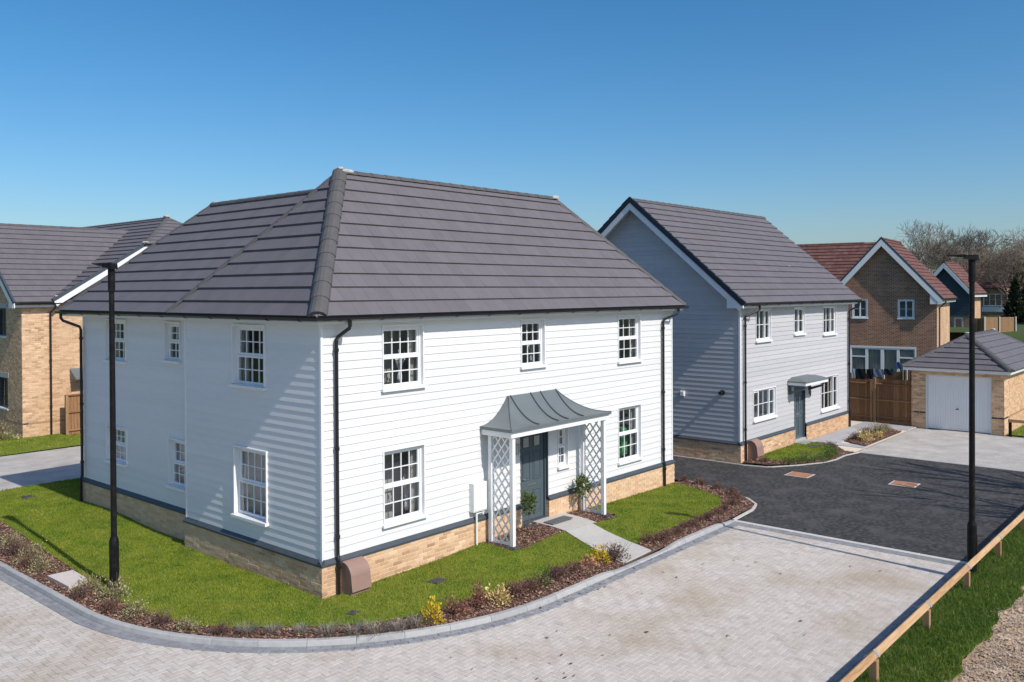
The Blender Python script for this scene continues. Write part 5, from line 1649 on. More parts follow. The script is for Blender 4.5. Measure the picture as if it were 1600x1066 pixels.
# ------------------------------------------------------------------ white window house and red roofs far off
def far_house(x, y0, y1, ze, zr, depth, wallm, label, bands=()):
    h = thing('far_house', label, 'house', (x, y0, 0))
    m = MB(); 
    for (p, q) in (((x, y0), (x, y1)), ((x, y0), (x + depth, y0)), ((x + depth, y0), (x + depth, y1)), ((x, y1), (x + depth, y1))):
        m.poly([(p[0], p[1], -.1), (q[0], q[1], -.1), (q[0], q[1], ze), (p[0], p[1], ze)])
    m.build('wall', K[wallm], h)
    r = Roof()
    plane(r, [(x - .4, y1 + .4, ze - .1), (x - .4, y0 - .4, ze - .1), (x + depth / 2, y0 - .4, zr), (x + depth / 2, y1 + .4, zr)], gauge=.4, tw=.5)
    plane(r, [(x + depth + .4, y0 - .4, ze - .1), (x + depth + .4, y1 + .4, ze - .1), (x + depth / 2, y1 + .4, zr), (x + depth / 2, y0 - .4, zr)], tiled=False)
    r.build(h, K['redtile'], 0)
    fr = FR((x, 0, 0), (0, 1, 0), (0, 0, 1), (-1, 0, 0))
    for (a, b2, z0, z1, n) in bands:
        window(fr, a, b2, z0, z1, h, style='casement', cols=(1,) * n, openers=tuple(range(n)), seed=int(x + z0), inside='none', nface=.05, rec=.03)
        m = MB(fr); m.box(a - .2, b2 + .2, z0 - .6, z0 - .05, .0, .04); m.build('apron', K['white'], h)
    return h
far_house(100, 9.0, 16.5, 5.7, 8.7, 9, 'redbrick_n', 'far red roofed house with rows of white windows seen past the lamp post', bands=((9.5, 11.4, 3.55, 5.0, 3), (9.5, 11.4, .9, 2.4, 3)))
far_house(125, 3.0, 13.0, 5.6, 9.3, 10, 'redbrick_n', 'farthest red tiled house half hidden behind the bare trees')
far_house(-46, 34.0, 48.0, 5.2, 8.6, 9, 'buff_x', 'brick house across the side road mirrored in the side windows', bands=((36, 37.2, 3.7, 4.9, 2), (44, 45.2, 3.7, 4.9, 2)))
far_house(-48, 52.0, 68.0, 5.2, 8.8, 9, 'redbrick_n', 'second brick house farther along the side road')
# ------------------------------------------------------------------ street lamps
def lamp(x, y, z, ad, label):
    t = thing('street_lamp', label, 'street lamp', (x, y, z), 'black street lamps')
    P = Vector((x, y, z))
    m = MB(); m.tube([P, P + Vector((0, 0, .92))], .085, 16); m.tube([P + Vector((0, 0, .92)), P + Vector((0, 0, 1.0))], [.085, .058], 16)
    b = m.build('base', K['lampblack'], t, smooth=False)
    m = MB(); m.box(x - .03, x + .03, y - .088, y - .083, z + .35, z + .75); m.build('access_door', K['lampblack'], b)
    m = MB(); m.tube([P + Vector((0, 0, .98)), P + Vector((0, 0, 5.75))], [.055, .047], 14); c = m.build('column', K['lampblack'], t)
    m = MB(); m.tube([P + Vector((0, 0, 5.55)), P + Vector((0, 0, 5.98))], .062, 14); m.build('collar', K['lampblack'], c)
    d = Vector((ad[0], ad[1], 0)).normalized(); s = Vector((-d.y, d.x, 0))
    m = MB(FR(P + Vector((0, 0, 6.02)), d, s, Vector((0, 0, 1))))
    m.hexa([(-.10, -.07, -.06), (.14, -.10, -.02), (.14, .10, -.02), (-.10, .07, -.06), (-.10, -.06, .05), (.14, -.10, .05), (.14, .10, .05), (-.10, .06, .05)])
    m.hexa([(.14, -.12, .0), (.42, -.10, .03), (.42, .10, .03), (.14, .12, .0), (.14, -.12, .055), (.42, -.08, .055), (.42, .08, .055), (.14, .12, .055)])
    h = m.build('lantern_head', K['lampblack'], t)
    m = MB(FR(P + Vector((0, 0, 6.02)), d, s, Vector((0, 0, 1)))); m.box(.17, .36, -.07, .07, -.012, .02); m.build('lens', K['glass'], h)
lamp(-2.18, 3.39, .04, (-.10, .99), 'tall black street lamp standing on the lawn by the variegated shrubs')
lamp(8.74, -8.55, .13, (-.45, .89), 'tall black street lamp standing behind the timber knee rail')

# ------------------------------------------------------------------ knee rail
kr = thing('knee_rail', 'low timber knee rail with galvanised straps along the grass verge', 'fence', (5.25, -8.70, .13))
px_ = [2.79 + 2.46 * k for k in range(-2, 8)]
for k, x in enumerate(px_):
    x = x + .0
    z0 = -.2
    m = MB(); hgt = .45
    m.cbox(x - .05, x + .05, -8.75, -8.65, z0, hgt, .004)
    m.build('post', K['post'], kr)
    s = MB(FR((x, -8.70, .51), (1, 0, 0), Vector((0, 1, 1)).normalized(), Vector((0, -1, 1)).normalized()))
    q = .0525
    s.box(-.03, .03, -q - .004, q + .004, q, q + .004); s.box(-.03, .03, q, q + .004, -q - .09, q); s.box(-.03, .03, -q - .004, -q, -q, q)
    s.build('strap', K['strap'], kr)
for a, b2 in zip(px_, px_[1:]):
    m = MB(FR((0, -8.70, .51), (1, 0, 0), Vector((0, 1, 1)).normalized(), Vector((0, -1, 1)).normalized()))
    q = .051
    m.cbox(a + .002, b2 - .002, -q, q, -q, q, .006); m.build('rail', K['timber'], kr)
r2 = thing('short_rail', 'short timber rail on posts beside the garage side wall', 'fence', (27.25, -5.9, .05))
m = MB(); m.box(27.2, 27.3, -9.5, -5.5, .55, .66); m.build('rail', K['timber'], r2)
for y in (-5.55, -7.5, -9.4):
    m = MB(); m.box(27.301, 27.36, y - .05, y + .05, -.1, .62); m.build('post', K['lampblack'] if y > -6 else K['post'], r2)

# ------------------------------------------------------------------ close boarded fences
def fence(p0, p1, h, label, posts, bw=.11, side=1, z0=.0, m_='fence', postm='post', topcurve=0.0, posth=None, cap=True, rails=(.25, .95, 1.6), capspan=None, postw=.10):
    p0, p1 = Vector(p0), Vector(p1)
    d = (p1 - p0); L_ = d.length; d.normalize(); n = Vector((d.y, -d.x, 0)) * side
    t = thing('board_fence', label, 'fence', tuple(p0))
    fr = FR(p0, d, (0, 0, 1), n)
    s = 0
    while s < L_ - .03:
        m = MB(fr); w = min(bw, L_ - s)
        hh = h(s) if callable(h) else h
        hh += random.uniform(-.008, .008)
        m.hexa([(s, z0 + .08, -.022), (s + w + .012, z0 + .08, -.012), (s + w + .012, z0 + .08, -.004), (s, z0 + .08, -.004), (s, hh, -.022), (s + w + .012, hh, -.012), (s + w + .012, hh, -.004), (s, hh, -.004)])
        m.build('board', K[m_], t); s += bw
    for r_ in rails:
        hh = h(0) if callable(h) else h
        if r_ < hh:
            m = MB(fr); m.hexa([(0, r_, -.003), (L_, r_, -.003), (L_, r_ + .02, .045), (0, r_ + .02, .045), (0, r_ + .08, -.003), (L_, r_ + .08, -.003), (L_, r_ + .06, .045), (0, r_ + .06, .045)]); m.build('rail', K[m_], t)
    m = MB(fr); m.box(0, L_, z0 - .1, z0 + .15, -.026, .01); m.build('gravel_board', K['fence'], t)
    for a in posts:
        hh = h(a) if callable(h) else h
        m = MB(fr); m.box(a - postw / 2, a + postw / 2, -.1, hh + (posth or .04), -.03, .075); m.build('post', K[postm], t)
    return t
fence((27.44, 2.6, 0), (27.44, -.52, 0), 1.78, 'brown close boarded fence between the grey house and the garage', (3.05,), side=1)
fence((27.46, -.525, 0), (27.46, -2.0, 0), 1.86, 'brown close boarded fence panel with a lit top rail next to the garage', (.05,), side=1)
fence((36, 9, 0), (36, -2.0, 0), lambda s: 1.25 + .25 * min(1, max(0, (s - 6.5) / 2)), 'reddish board fence with white concrete posts under the washing line', (7.2, 8.3, 9.0, 10.2), side=1, postm='edging', posth=.12, rails=(.3, .9), postw=.07)
fence((4.35, 21.9, 0), (8.4, 21.9, 0), 1.62, 'brown close boarded fence between the white house and the buff brick house', (.05, 2.4), side=1)
fence((60, 2.5, 0), (61.6, .80, 0), 3.5, 'distant brown panel fence beyond the garage roof', (0, 1.1, 2.3), side=1, rails=(), postm='edging', z0=1.9, m_='post', postw=.07)
fence((60, 3.3, 0), (60, 2.55, 0), 3.42, 'darker distant fence panel beside the navy clad house', (0,), side=1, rails=(), z0=1.9)
m = MB(); 

# washing line and clothes
wl_t = thing('washing_line', 'washing line on two thin posts behind the board fence', 'washing line', (34, .4, 0))
m = MB(); m.tube([(34, 3.3, 1.62), (34, 1.9, 1.60), (34, .3, 1.74)], .006, 4); m.build('line', K['white'], wl_t)
for y in (3.35, .28):
    m = MB(); m.tube([(34, y, -.1), (34, y, 1.85)], .025, 6); m.build('pole', K['post'], wl_t)
K['cloth_black'] = mat('black cloth', [(.012, .012, .014), (.022, .022, .026)], scale=6, rough=.9)
K['cloth_navy'] = mat('navy cloth', [(.02, .025, .04), (.035, .04, .06)], scale=6, rough=.9)
K['cloth_grey'] = mat('lilac grey cloth', [(.25, .26, .33), (.33, .34, .42)], scale=6, rough=.9)
K['cloth_white'] = mat('white cloth', [(.6, .62, .68), (.7, .72, .76)], scale=6, rough=.9)
K['cloth_blue'] = mat('blue cloth', [(.07, .13, .30), (.11, .19, .40)], scale=6, rough=.9)
def cloth(y0, y1, z0, z1, m_, name, label):
    m = MB(); n = 10
    for x, o in ((33.98, 0), (34.02, 1)):
        R = [[m.P(x + .006 * math.sin(k * .9 + r), y0 + (y1 - y0) * k / n, z1 - (z1 - z0) * r / 4 + .015 * math.sin(k * 1.3)) for k in range(n + 1)] for r in range(5)]
        for r in range(4):
            for k in range(n): m.face((R[r][k], R[r][k + 1], R[r + 1][k + 1], R[r + 1][k]))
    o = m.build(name, K[m_]); tag(o, label, 'laundry', 'washing hung on the line')
cloth(2.52, 2.70, 1.18, 1.63, 'cloth_white', 'hung_towel', 'white cloth at the left end of the washing line')
cloth(2.02, 2.50, 1.14, 1.64, 'cloth_black', 'hung_shirt', 'black garment hung left of the other black garment')
cloth(1.66, 1.98, 1.16, 1.65, 'cloth_black', 'hung_shirt', 'black garment hung beside the lilac grey garment')
cloth(1.20, 1.62, 1.28, 1.67, 'cloth_grey', 'hung_shirt', 'lilac grey garment on the washing line')
cloth(.74, 1.16, 1.42, 1.70, 'cloth_navy', 'hung_shirt', 'dark navy garment on the washing line')
cloth(.30, .60, 1.74, 2.06, 'cloth_blue', 'hung_towel', 'bright blue cloth hung highest beside the garage roof')

# ------------------------------------------------------------------ small ground things
def pad(pts, z, th, m_, name, label, cat, group=None):
    m = MB()
    c = Vector((sum(p[0] for p in pts) / len(pts), sum(p[1] for p in pts) / len(pts)))
    t = [m.P(p[0], p[1], z) for p in pts]; b2 = [m.P(p[0], p[1], z - th) for p in pts]
    n = len(pts); m.face(t)
    for k in range(n): m.face((b2[k], b2[(k + 1) % n], t[(k + 1) % n], t[k]))
    return tag(m.build(name, K[m_]), label, cat, group)
pad([(-2.75, 4.98), (-2.29, 4.94), (-2.33, 4.12), (-2.75, 4.0)], float(gh(-2.5, 4.5)) + .05, .1, 'concrete', 'concrete_pad', 'pinkish concrete slab in the bed beside the left lamp post', 'slab')
# things on the sills and a chair, seen through the front panes
def vase(x, z, label, sc=1.):
    t = thing('flower_vase', label, 'vase', (x, .42, z), None)
    m = MB(); m.tube([(x, .42, z), (x, .42, z + .06), (x, .42, z + .14), (x, .42, z + .2)], [.03, .055, .05, .025], 10); m.build('pot', K['white'], t)
    rng = np.random.default_rng(int(x * 10)); m = MB()
    for k in range(16):
        a = rng.uniform(0, 6.28); r = rng.uniform(.05, .2) * sc; h = rng.uniform(.3, .5) * sc
        e = Vector((x + r * math.cos(a), .42 + r * .5 * math.sin(a), z + .2 + h))
        m.tube([(x, .42, z + .18), tuple(e)], .004, 4)
        m.tube([e, e + Vector((0, 0, .05))], [.022, .008], 5)
    m.build('dried_stems', K['white'], t)
vase(2.42, 1.12, 'white vase of pale stems behind the lower left front window')
vase(2.25, 3.74, 'white vase of pale stems behind the upper left front window', .8)
vase(6.42, 3.86, 'pale ornament behind the upper middle front window', .5)
t = thing('green_chair', 'bright green chair back behind the lower right front window', 'chair', (10.45, .5, 1.0))
K['green'] = mat('green leaf cloth', [(.02, .16, .03), (.06, .32, .08), (.3, .5, .35)], scale=9, rough=.9, noise=1.6)
m = MB(FR((10.45, .45, 1.05), (1, 0, 0), (0, 0, 1), (0, -1, 0))); m.cbox(-.24, .24, 0, .78, -.08, .06, .05); m.build('backrest', K['green'], t)
m = MB(FR((10.45, .45, 1.05), (1, 0, 0), (0, 0, 1), (0, -1, 0))); m.box(-.2, -.16, -.6, .0, -.06, -.02); m.box(.16, .2, -.6, 0, -.06, -.02); m.build('leg', K['post'], t)

def cover(x, y, w, l, rz, z, label, m_='iron'):
    t = thing('drain_cover', label, 'drain cover', (x, y, z), 'small drain covers', world=False, rotz=rz)
    m = MB(); m.box(-w / 2, w / 2, -l / 2, l / 2, -.05, .0); m.build('frame', K['iron'], t)
    m = MB(); m.cbox(-w / 2 + .03, w / 2 - .03, -l / 2 + .03, l / 2 - .03, -.02, .008, .004)
    for k in range(4):
        a = -w / 2 + .05 + (w - .1) * k / 4
        m.box(a + .008, a + (w - .1) / 4 - .008, -l / 2 + .05, l / 2 - .05, .008, .012)
    m.build('lid', K[m_], t)
cover(1.93, -.97, .30, .24, .1, float(gh(1.9, -1)) + .03, 'dark square drain cover in the lawn below the front windows')
cover(-.07, -.95, .18, .16, .3, float(gh(0, -1)) + .03, 'tiny drain cover in the lawn nearest the house corner')
cover(-.6, 11.9, .26, .26, .0, float(gh(-.6, 11.9)) + .03, 'small drain cover in the far lawn corner by the side road')
cover(18.6, -1.25, .5, .35, .4, .10, 'grey slab cover in the middle of the grey house lawn')
cover(20.15, -.9, .55, .4, .2, .115, 'grey slab cover in the grey house lawn by the path')
cover(17.5, -.95, .5, .3, .3, .095, 'grey slab cover in the grey house lawn nearest the meter hood')
def inspection(x, y, rz, label):
    t = thing('inspection_cover', label, 'manhole cover', (x, y, .004), 'orange inspection covers in the tarmac', world=False, rotz=rz)
    m = MB(); m.box(-.32, .32, -.36, .36, -.05, .004); m.build('frame', K['edging'], t)
    for i in range(2):
        for j in range(2):
            m = MB(); m.cbox(-.28 + .285 * i, -.005 + .285 * i, -.32 + .325 * j, -.005 + .325 * j, -.03, .010, .004); m.build('lid_plate', K['orange'], t)
inspection(15.78, -2.24, .02, 'orange inspection cover in the tarmac nearer the grey house')
inspection(16.45, -5.02, .05, 'orange inspection cover in the tarmac farther out in the court')
# dropped leaves on the paving
lv = MB()
for k in range(70):
    x, y = random.uniform(-1, 9.4), random.uniform(-8, -3.3)
    if random.random() < .5: y = random.uniform(-3.5, -3.2) if x > 2.2 else y
    a = random.uniform(0, 6.28); s = random.uniform(.02, .05)
    lv.fr = FR((x, y, .016), (math.cos(a), math.sin(a), random.uniform(-.2, .2)), (-math.sin(a), math.cos(a), random.uniform(0, .4)), (0, 0, 1)); lv.ct = random.random()
    lv.poly([(-s, 0, 0), (0, -s * .45, .004), (s, 0, .008), (0, s * .45, .004)])
lv.build('fallen_leaves', K['leaf_brown'], kind='stuff')
# grasses on the path edge etc. are part of the lawns

leafmat('leaf_heather', (.09, .048, .034), (.175, .098, .070), (.27, .165, .12))
# ------------------------------------------------------------------ shrubs
def leaves_np(rng, n, rx, rz, size, shape='dome', up=.35, zc=None, clump=0):
    """n leaf quads in an uneven crown"""
    if clump:
        cc = rng.normal(0, 1, (clump, 3)); cc /= np.linalg.norm(cc, axis=1)[:, None]
        cc *= rng.uniform(.35, .95, (clump, 1)) ** .7
        k = rng.integers(0, clump, n)
        p = cc[k] + rng.normal(0, .20, (n, 3))
    else:
        p = rng.normal(0, 1, (n, 3)); p /= np.linalg.norm(p, axis=1)[:, None]
        p *= rng.uniform(.2, 1.05, (n, 1)) ** .6
    if shape == 'dome': z = np.abs(p[:, 2])
    else: z = p[:, 2]
    c = np.stack([p[:, 0] * rx, p[:, 1] * rx, z * rz], 1)
    if shape == 'cone':
        t = rng.uniform(0, 1, n) ** 1.4
        rr = (1 - t) * rx * rng.uniform(.45, 1.1, n); a = rng.uniform(0, 2 * PI, n)
        c = np.stack([rr * np.cos(a), rr * np.sin(a), t * rz], 1)
    l = size * rng.uniform(.6, 1.4, n); w = l * rng.uniform(.4, .65, n)
    d = c / (np.linalg.norm(c, axis=1)[:, None] + 1e-6) + rng.normal(0, .55, (n, 3)) + np.array([0, 0, up])
    d /= np.linalg.norm(d, axis=1)[:, None]
    q = np.cross(d, rng.normal(0, 1, (n, 3))); q /= np.linalg.norm(q, axis=1)[:, None]
    V = np.zeros((n, 4, 3))
    V[:, 0] = c; V[:, 1] = c + d * (l * .5)[:, None] + q * (w * .5)[:, None]; V[:, 2] = c + d * l[:, None]; V[:, 3] = c + d * (l * .5)[:, None] - q * (w * .5)[:, None]
    tint = np.clip(.5 + rng.normal(0, .3, n), 0, 1)
    return V.reshape(-1, 3), np.arange(4 * n).reshape(-1, 4), tint

def spikes_np(rng, n, r, h, w):
    a = rng.uniform(0, 2 * PI, n); rr = r * np.sqrt(rng.uniform(0, 1, n)) * .5
    b = np.stack([rr * np.cos(a), rr * np.sin(a), np.zeros(n)], 1)
    hh = h * rng.uniform(.45, 1.1, n); o = rng.uniform(.1, 1.0, n) * r * .8
    t = b + np.stack([o * np.cos(a + rng.normal(0, .4, n)), o * np.sin(a + rng.normal(0, .4, n)), hh], 1)
    q = np.stack([-np.sin(a), np.cos(a), np.zeros(n)], 1) * (w * rng.uniform(.6, 1.3, n))[:, None]
    m = (b + t) / 2 + np.array([0, 0, .02])
    V = np.zeros((n, 4, 3)); V[:, 0] = b; V[:, 1] = m + q; V[:, 2] = t; V[:, 3] = m - q
    return V.reshape(-1, 3), np.arange(4 * n).reshape(-1, 4), rng.uniform(0, 1, n)

PROTO = {}
def plant_mesh(kind, var):
    key = (kind, var)
    if key in PROTO: return PROTO[key]
    rng = np.random.default_rng(hash_(kind) + var * 77)
    st = MB()
    def stems(n, r, h, rad=.005):
        for k in range(n):
            a = rng.uniform(0, 2 * PI); o = rng.uniform(.2, 1) * r
            st.tube([(0.02 * math.cos(a), .02 * math.sin(a), -.03), (o * .5 * math.cos(a), o * .5 * math.sin(a), h * .5), (o * math.cos(a + .3), o * math.sin(a + .3), h * rng.uniform(.7, 1))], [rad, rad * .8, rad * .4], 4)
    if kind == 'yellow': A = leaves_np(rng, 420, .16, .30, .045, clump=22); m = 'leaf_yellow'; stems(7, .12, .28)
    elif kind == 'cream': A = leaves_np(rng, 380, .24, .26, .055, clump=18); m = 'leaf_cream'; stems(9, .2, .22)
    elif kind == 'brown': A = leaves_np(rng, 520, .22, .20, .032, clump=28); m = 'leaf_brown'; stems(34, .22, .24, .004)
    elif kind == 'purple': A = leaves_np(rng, 560, .21, .21, .030, clump=30); m = 'leaf_purple'; stems(40, .27, .27, .004)
    elif kind == 'redspike': A = leaves_np(rng, 300, .17, .42, .045, clump=16); m = 'leaf_red'; stems(26, .2, .5, .004)
    elif kind == 'redlow': A = leaves_np(rng, 360, .24, .22, .04, clump=20); m = 'leaf_red'; stems(34, .28, .3, .004)
    elif kind == 'green': A = leaves_np(rng, 420, .24, .26, .04, clump=24); m = 'leaf_green'; stems(10, .2, .24)
    elif kind == 'hedge': A = leaves_np(rng, 420, .30, .20, .045, clump=26); m = 'leaf_green'; stems(10, .25, .18)
    elif kind == 'orange': A = leaves_np(rng, 260, .20, .20, .045, clump=16); m = 'leaf_orange'; stems(10, .16, .18)
    elif kind == 'vari': A = leaves_np(rng, 700, .24, .24, .030, clump=36); m = 'leaf_vari'; stems(18, .26, .34, .004)
    elif kind == 'lavender': A = spikes_np(rng, 130, .26, .17, .004); m = 'leaf_lav'; stems(4, .1, .1)
    elif kind == 'heather': A = leaves_np(rng, 520, .18, .17, .028, clump=26); m = 'leaf_heather'; stems(40, .19, .20, .0035)
    elif kind == 'bay': A = leaves_np(rng, 560, .17, .22, .065, shape='ball', clump=26); m = 'leaf_bay'
    f = npmesh('foliage', A[0], A[1], K[m], A[2])
    s = st.mesh('stems', K['stem']) if st.f else None
    PROTO[key] = (f, s)
    return PROTO[key]
def hash_(s): return sum(ord(c) * (i + 3) for i, c in enumerate(s))
def shrub(kind, name, x, y, z, label, group=None, sc=1.0, cat='shrub'):
    f, s = plant_mesh(kind, random.randrange(3))
    t = thing(name, label, cat, (x, y, z), group, world=False, rotz=random.uniform(0, 6.28))
    t.scale = (sc * random.uniform(.92, 1.08), sc * random.uniform(.92, 1.08), sc * random.uniform(.9, 1.1))
    link('foliage', f, t)
    if s: link('stems', s, t)
    return t
def zq(x, y): return float(gh(x, y))
g_front = 'shrubs in the front bed along the kerb'
def fs(kind, name, x, y, label, sc=1., cat='shrub'): shrub(kind, name, x, y, zq(x, y), label, g_front, sc, cat)
fs('yellow', 'yellow_shrub', .48, -2.33, 'bright yellow upright shrub nearest the camera in the kerb bed', 1.15)
fs('redlow', 'twiggy_shrub', 1.0, -2.36, 'low red brown twiggy shrub right of the bright yellow shrub', 1.05)
fs('redspike', 'twiggy_shrub', 1.5, -2.42, 'upright rust red twiggy shrub left of the cream shrub', .95)
fs('cream', 'cream_shrub', 1.92, -2.48, 'pale cream yellow shrub between rust red and dark brown shrubs', 1.0)
fs('brown', 'brown_shrub', 2.38, -2.5, 'dark brown spreading shrub right of the cream shrub', 1.2)
fs('brown', 'brown_shrub', 2.75, -2.55, 'dark brown shrub between another brown one and the green shrub', 1.05)
fs('green', 'green_shrub', 3.12, -2.52, 'small fresh green shrub amid brown shrubs in the kerb bed', .95)
fs('purple', 'purple_shrub', 3.62, -2.55, 'dusky purple shrub right of the small green shrub', 1.15)
fs('brown', 'brown_shrub', 4.08, -2.6, 'brown shrub left of the orange pink shrub', 1.0)
fs('orange', 'orange_shrub', 4.55, -2.62, 'orange pink leaved shrub left of the golden shrub by the path', .95)
fs('yellow', 'golden_shrub', 4.93, -2.62, 'golden yellow shrub beside the path end', 1.05)
fs('purple', 'purple_shrub', 5.32, -2.72, 'large purple brown shrub at the path edge', 1.35)
ordn = ['first', 'second', 'third', 'fourth', 'fifth', 'sixth', 'seventh', 'eighth', 'ninth', 'tenth', 'eleventh', 'twelfth', 'thirteenth', 'fourteenth']
for k, (x, y) in enumerate([(.2, -2.3), (-.1, -2.15), (-.42, -1.98), (-.66, -1.75), (-.95, -1.45), (-1.22, -1.1), (-1.5, -.72), (-1.75, -.4)]):
    shrub('lavender', 'lavender_clump', x, y, zq(x, y), 'grey green lavender clump, %s from the bright yellow shrub along the kerb' % ordn[k], 'lavender clumps along the curved kerb', random.uniform(.85, 1.15), 'lavender')
lb = [('purple', 'purple_shrub', -2.05, -.05, 'dull purple low shrub on the kerb bend next to the lavender', .8), ('vari', 'variegated_shrub', -2.3, .5, 'small variegated shrub at the kerb bend', .75), ('purple', 'purple_shrub', -2.48, 1.05, 'dull purple shrub at the start of the kerb bend', .85),
      ('vari', 'variegated_shrub', -2.55, 1.75, 'cream green variegated shrub just below the lamp post', 1.1), ('brown', 'brown_shrub', -2.72, 2.35, 'brown twiggy shrub in front of the lamp post', .9), ('vari', 'variegated_shrub', -2.42, 2.9, 'bushy variegated shrub right against the lamp foot', 1.2),
      ('vari', 'variegated_shrub', -2.55, 3.55, 'variegated shrub overhanging the pinkish concrete slab', 1.15), ('purple', 'purple_shrub', -2.78, 3.45, 'purple shrub on the kerb side near the concrete slab', .8), ('vari', 'variegated_shrub', -2.62, 5.6, 'pale variegated shrub just beyond the concrete slab', 1.0),
      ('vari', 'variegated_shrub', -2.55, 6.3, 'large variegated shrub further along the left bed', 1.25), ('brown', 'brown_shrub', -2.75, 6.0, 'brown shrub on the kerb side of the large variegated shrub', .9), ('purple', 'purple_shrub', -2.6, 7.0, 'purple shrub at the left edge of the bed', 1.1), ('vari', 'variegated_shrub', -2.5, 7.6, 'variegated shrub at the far left end of the bed', 1.1)]
for k, n, x, y, l, s in lb: shrub(k, n, x, y, zq(x, y), l, 'shrubs in the left bed by the lamp', s)
he = [(6.72, -2.62), (6.98, -2.78), (7.35, -2.70), (7.78, -2.74), (8.15, -2.66), (8.55, -2.68), (8.95, -2.62), (9.35, -2.66), (9.85, -2.62), (10.35, -2.62), (10.9, -2.52)]
for k, (x, y) in enumerate(he):
    shrub('brown' if k in (0, 1) else 'heather', 'heather_clump', x, y, zq(x, y), '%s brown heather clump from the path in the row along the kerb' % ordn[k], 'brown heather clumps edging the right lawn', random.uniform(.8, 1.0), 'heather')
for k, (x, y) in enumerate([(12.6, -.12), (12.5, -.75), (12.22, -1.4), (11.95, -1.95), (11.55, -2.3)]):
    shrub('heather', 'heather_clump', x, y, zq(x, y), '%s brown heather clump from the house corner along the tarmac' % ordn[k], 'brown heather clumps edging the right lawn', random.uniform(.9, 1.1), 'heather')
# grey house hedge and bed
hd = [(16.95, -1.28), (17.3, -1.55), (17.65, -1.72), (18.05, -1.9), (18.45, -1.95), (18.85, -1.92), (19.2, -1.85), (19.55, -1.75), (19.9, -1.62), (20.2, -1.45)]
for k, (x, y) in enumerate(hd):
    shrub('hedge', 'low_hedge_plant', x, y, .05, '%s low green hedge plant from the meter hood by the grey house lawn' % ordn[k], 'low green plants edging the grey house lawn', random.uniform(.75, .95), 'hedge plant')
shrub('brown', 'brown_shrub', 16.55, -.75, .05, 'straggly brown shrub below the grey house meter hood', None, .9)
shrub('purple', 'purple_shrub', 20.6, -1.35, .06, 'dusky purple shrub at the end of the low green hedge', None, .95)
for k, n, x, y, l, s in [('purple', 'purple_shrub', 22.6, -1.45, 'dark purple shrub at the left of the small island bed', 1.1), ('cream', 'cream_shrub', 22.6, -1.85, 'pale cream shrub at the front of the island bed', 1.1), ('vari', 'variegated_shrub', 23.2, -1.6, 'light green variegated shrub in the middle of the island bed', 1.2),
                         ('cream', 'cream_shrub', 23.7, -1.95, 'small cream shrub near the kerb of the island bed', .8), ('vari', 'variegated_shrub', 24.6, -1.6, 'tall pale shrub at the far end of the island bed', 1.5), ('vari', 'variegated_shrub', 25.3, -1.65, 'last pale shrub beside the garage drive', 1.0), ('purple', 'purple_shrub', 24.1, -1.35, 'dark shrub behind the pale shrubs of the island bed', 1.0)]:
    shrub(k, n, x, y, .075, l, 'shrubs in the island bed by the garage', s)
for k, (x, y, s) in enumerate([(2.3, 22.6, 2.3), (1.7, 23.2, 2.0)]):
    shrub('vari', 'pale_bush', x, y, .1, ('pale flowering bush against the buff brick house wall', 'smaller pale bush at the left frame edge by the buff brick house')[k], None, s, 'bush')

# standard bay trees at the door
for x, y, l in ((5.30, -.42, 'clipped bay tree on a thin stem left of the front door'), (7.48, -.30, 'clipped bay tree on a thin stem right of the front door')):
    z = zq(x, y)
    t = thing('bay_tree', l, 'bay tree', (x, y, z), 'pair of bay trees by the front door', world=False)
    m = MB(); m.tube([(0, 0, -.05), (.006, .004, .25), (0, 0, .5)], [.014, .012, .01], 6); m.build('trunk', K['stem'], t)
    f, s = plant_mesh('bay', 0 if x < 6 else 1)
    link('crown', f, t, None, (0, 0, .66))

# ------------------------------------------------------------------ trees
def bare_tree(seed, h, spread, levels=6, twig=.012, r0=.22, first=.25, pull=.10):
    """a leafless broad-leaved tree: limbs fan up and out and fork into fine twigs"""
    rr = random.Random(seed)
    segs = []
    def grow(p, d, l, r, lv):
        n = 3 if lv < 3 else 2
        pts = [p]; q = p.copy(); dd = d.copy()
        w = .10 + .02 * lv
        for k in range(n):
            dd = (dd + Vector((rr.uniform(-w, w), rr.uniform(-w, w), rr.uniform(-.02, pull)))).normalized()
            q = q + dd * (l / n); pts.append(q.copy())
        r1 = max(twig * .7, r * .66)
        segs.append((pts, [r + (r1 - r) * k / n for k in range(n + 1)], lv))
        if lv >= levels: return
        kids = 4 if lv == 0 else rr.choice((2, 3)) if lv < 5 else rr.choice((2, 2, 3))
        a0 = rr.uniform(0, 6.28)
        for k in range(kids):
            a = a0 + 2 * PI * k / kids + rr.uniform(-.4, .4)
            ax = Vector((math.cos(a), math.sin(a), 0.01))
            tilt = rr.uniform(.25, .62) * spread * (1.15 if lv == 0 else 1)
            nd = (dd * math.cos(tilt) + (ax - dd * ax.dot(dd)).normalized() * math.sin(tilt)).normalized()
            at = pts[-1] if k < 2 else pts[-2]
            grow(at, nd, l * rr.uniform(.72, .86) * (1.15 if lv == 0 else 1), max(twig, r1 * rr.uniform(.60, .85)), lv + 1)
    grow(Vector((0, 0, -.2)), Vector((0, 0, 1)), h * first, r0, 0)
    lo, hi = MB(), MB()
    for pts, rad, lv in segs:
        (lo if lv < 2 else hi).tube(pts, rad, 6 if lv < 2 else 3, cap=False)
    return lo.mesh('trunk', K['bark']), hi.mesh('branches', K['bark'])
bt = [bare_tree(3, 12.5, 1.05, 9, .015, .28, .215), bare_tree(8, 12, 1.1, 9, .015, .26, .21), bare_tree(21, 13, 1.0, 9, .015, .30, .205)]
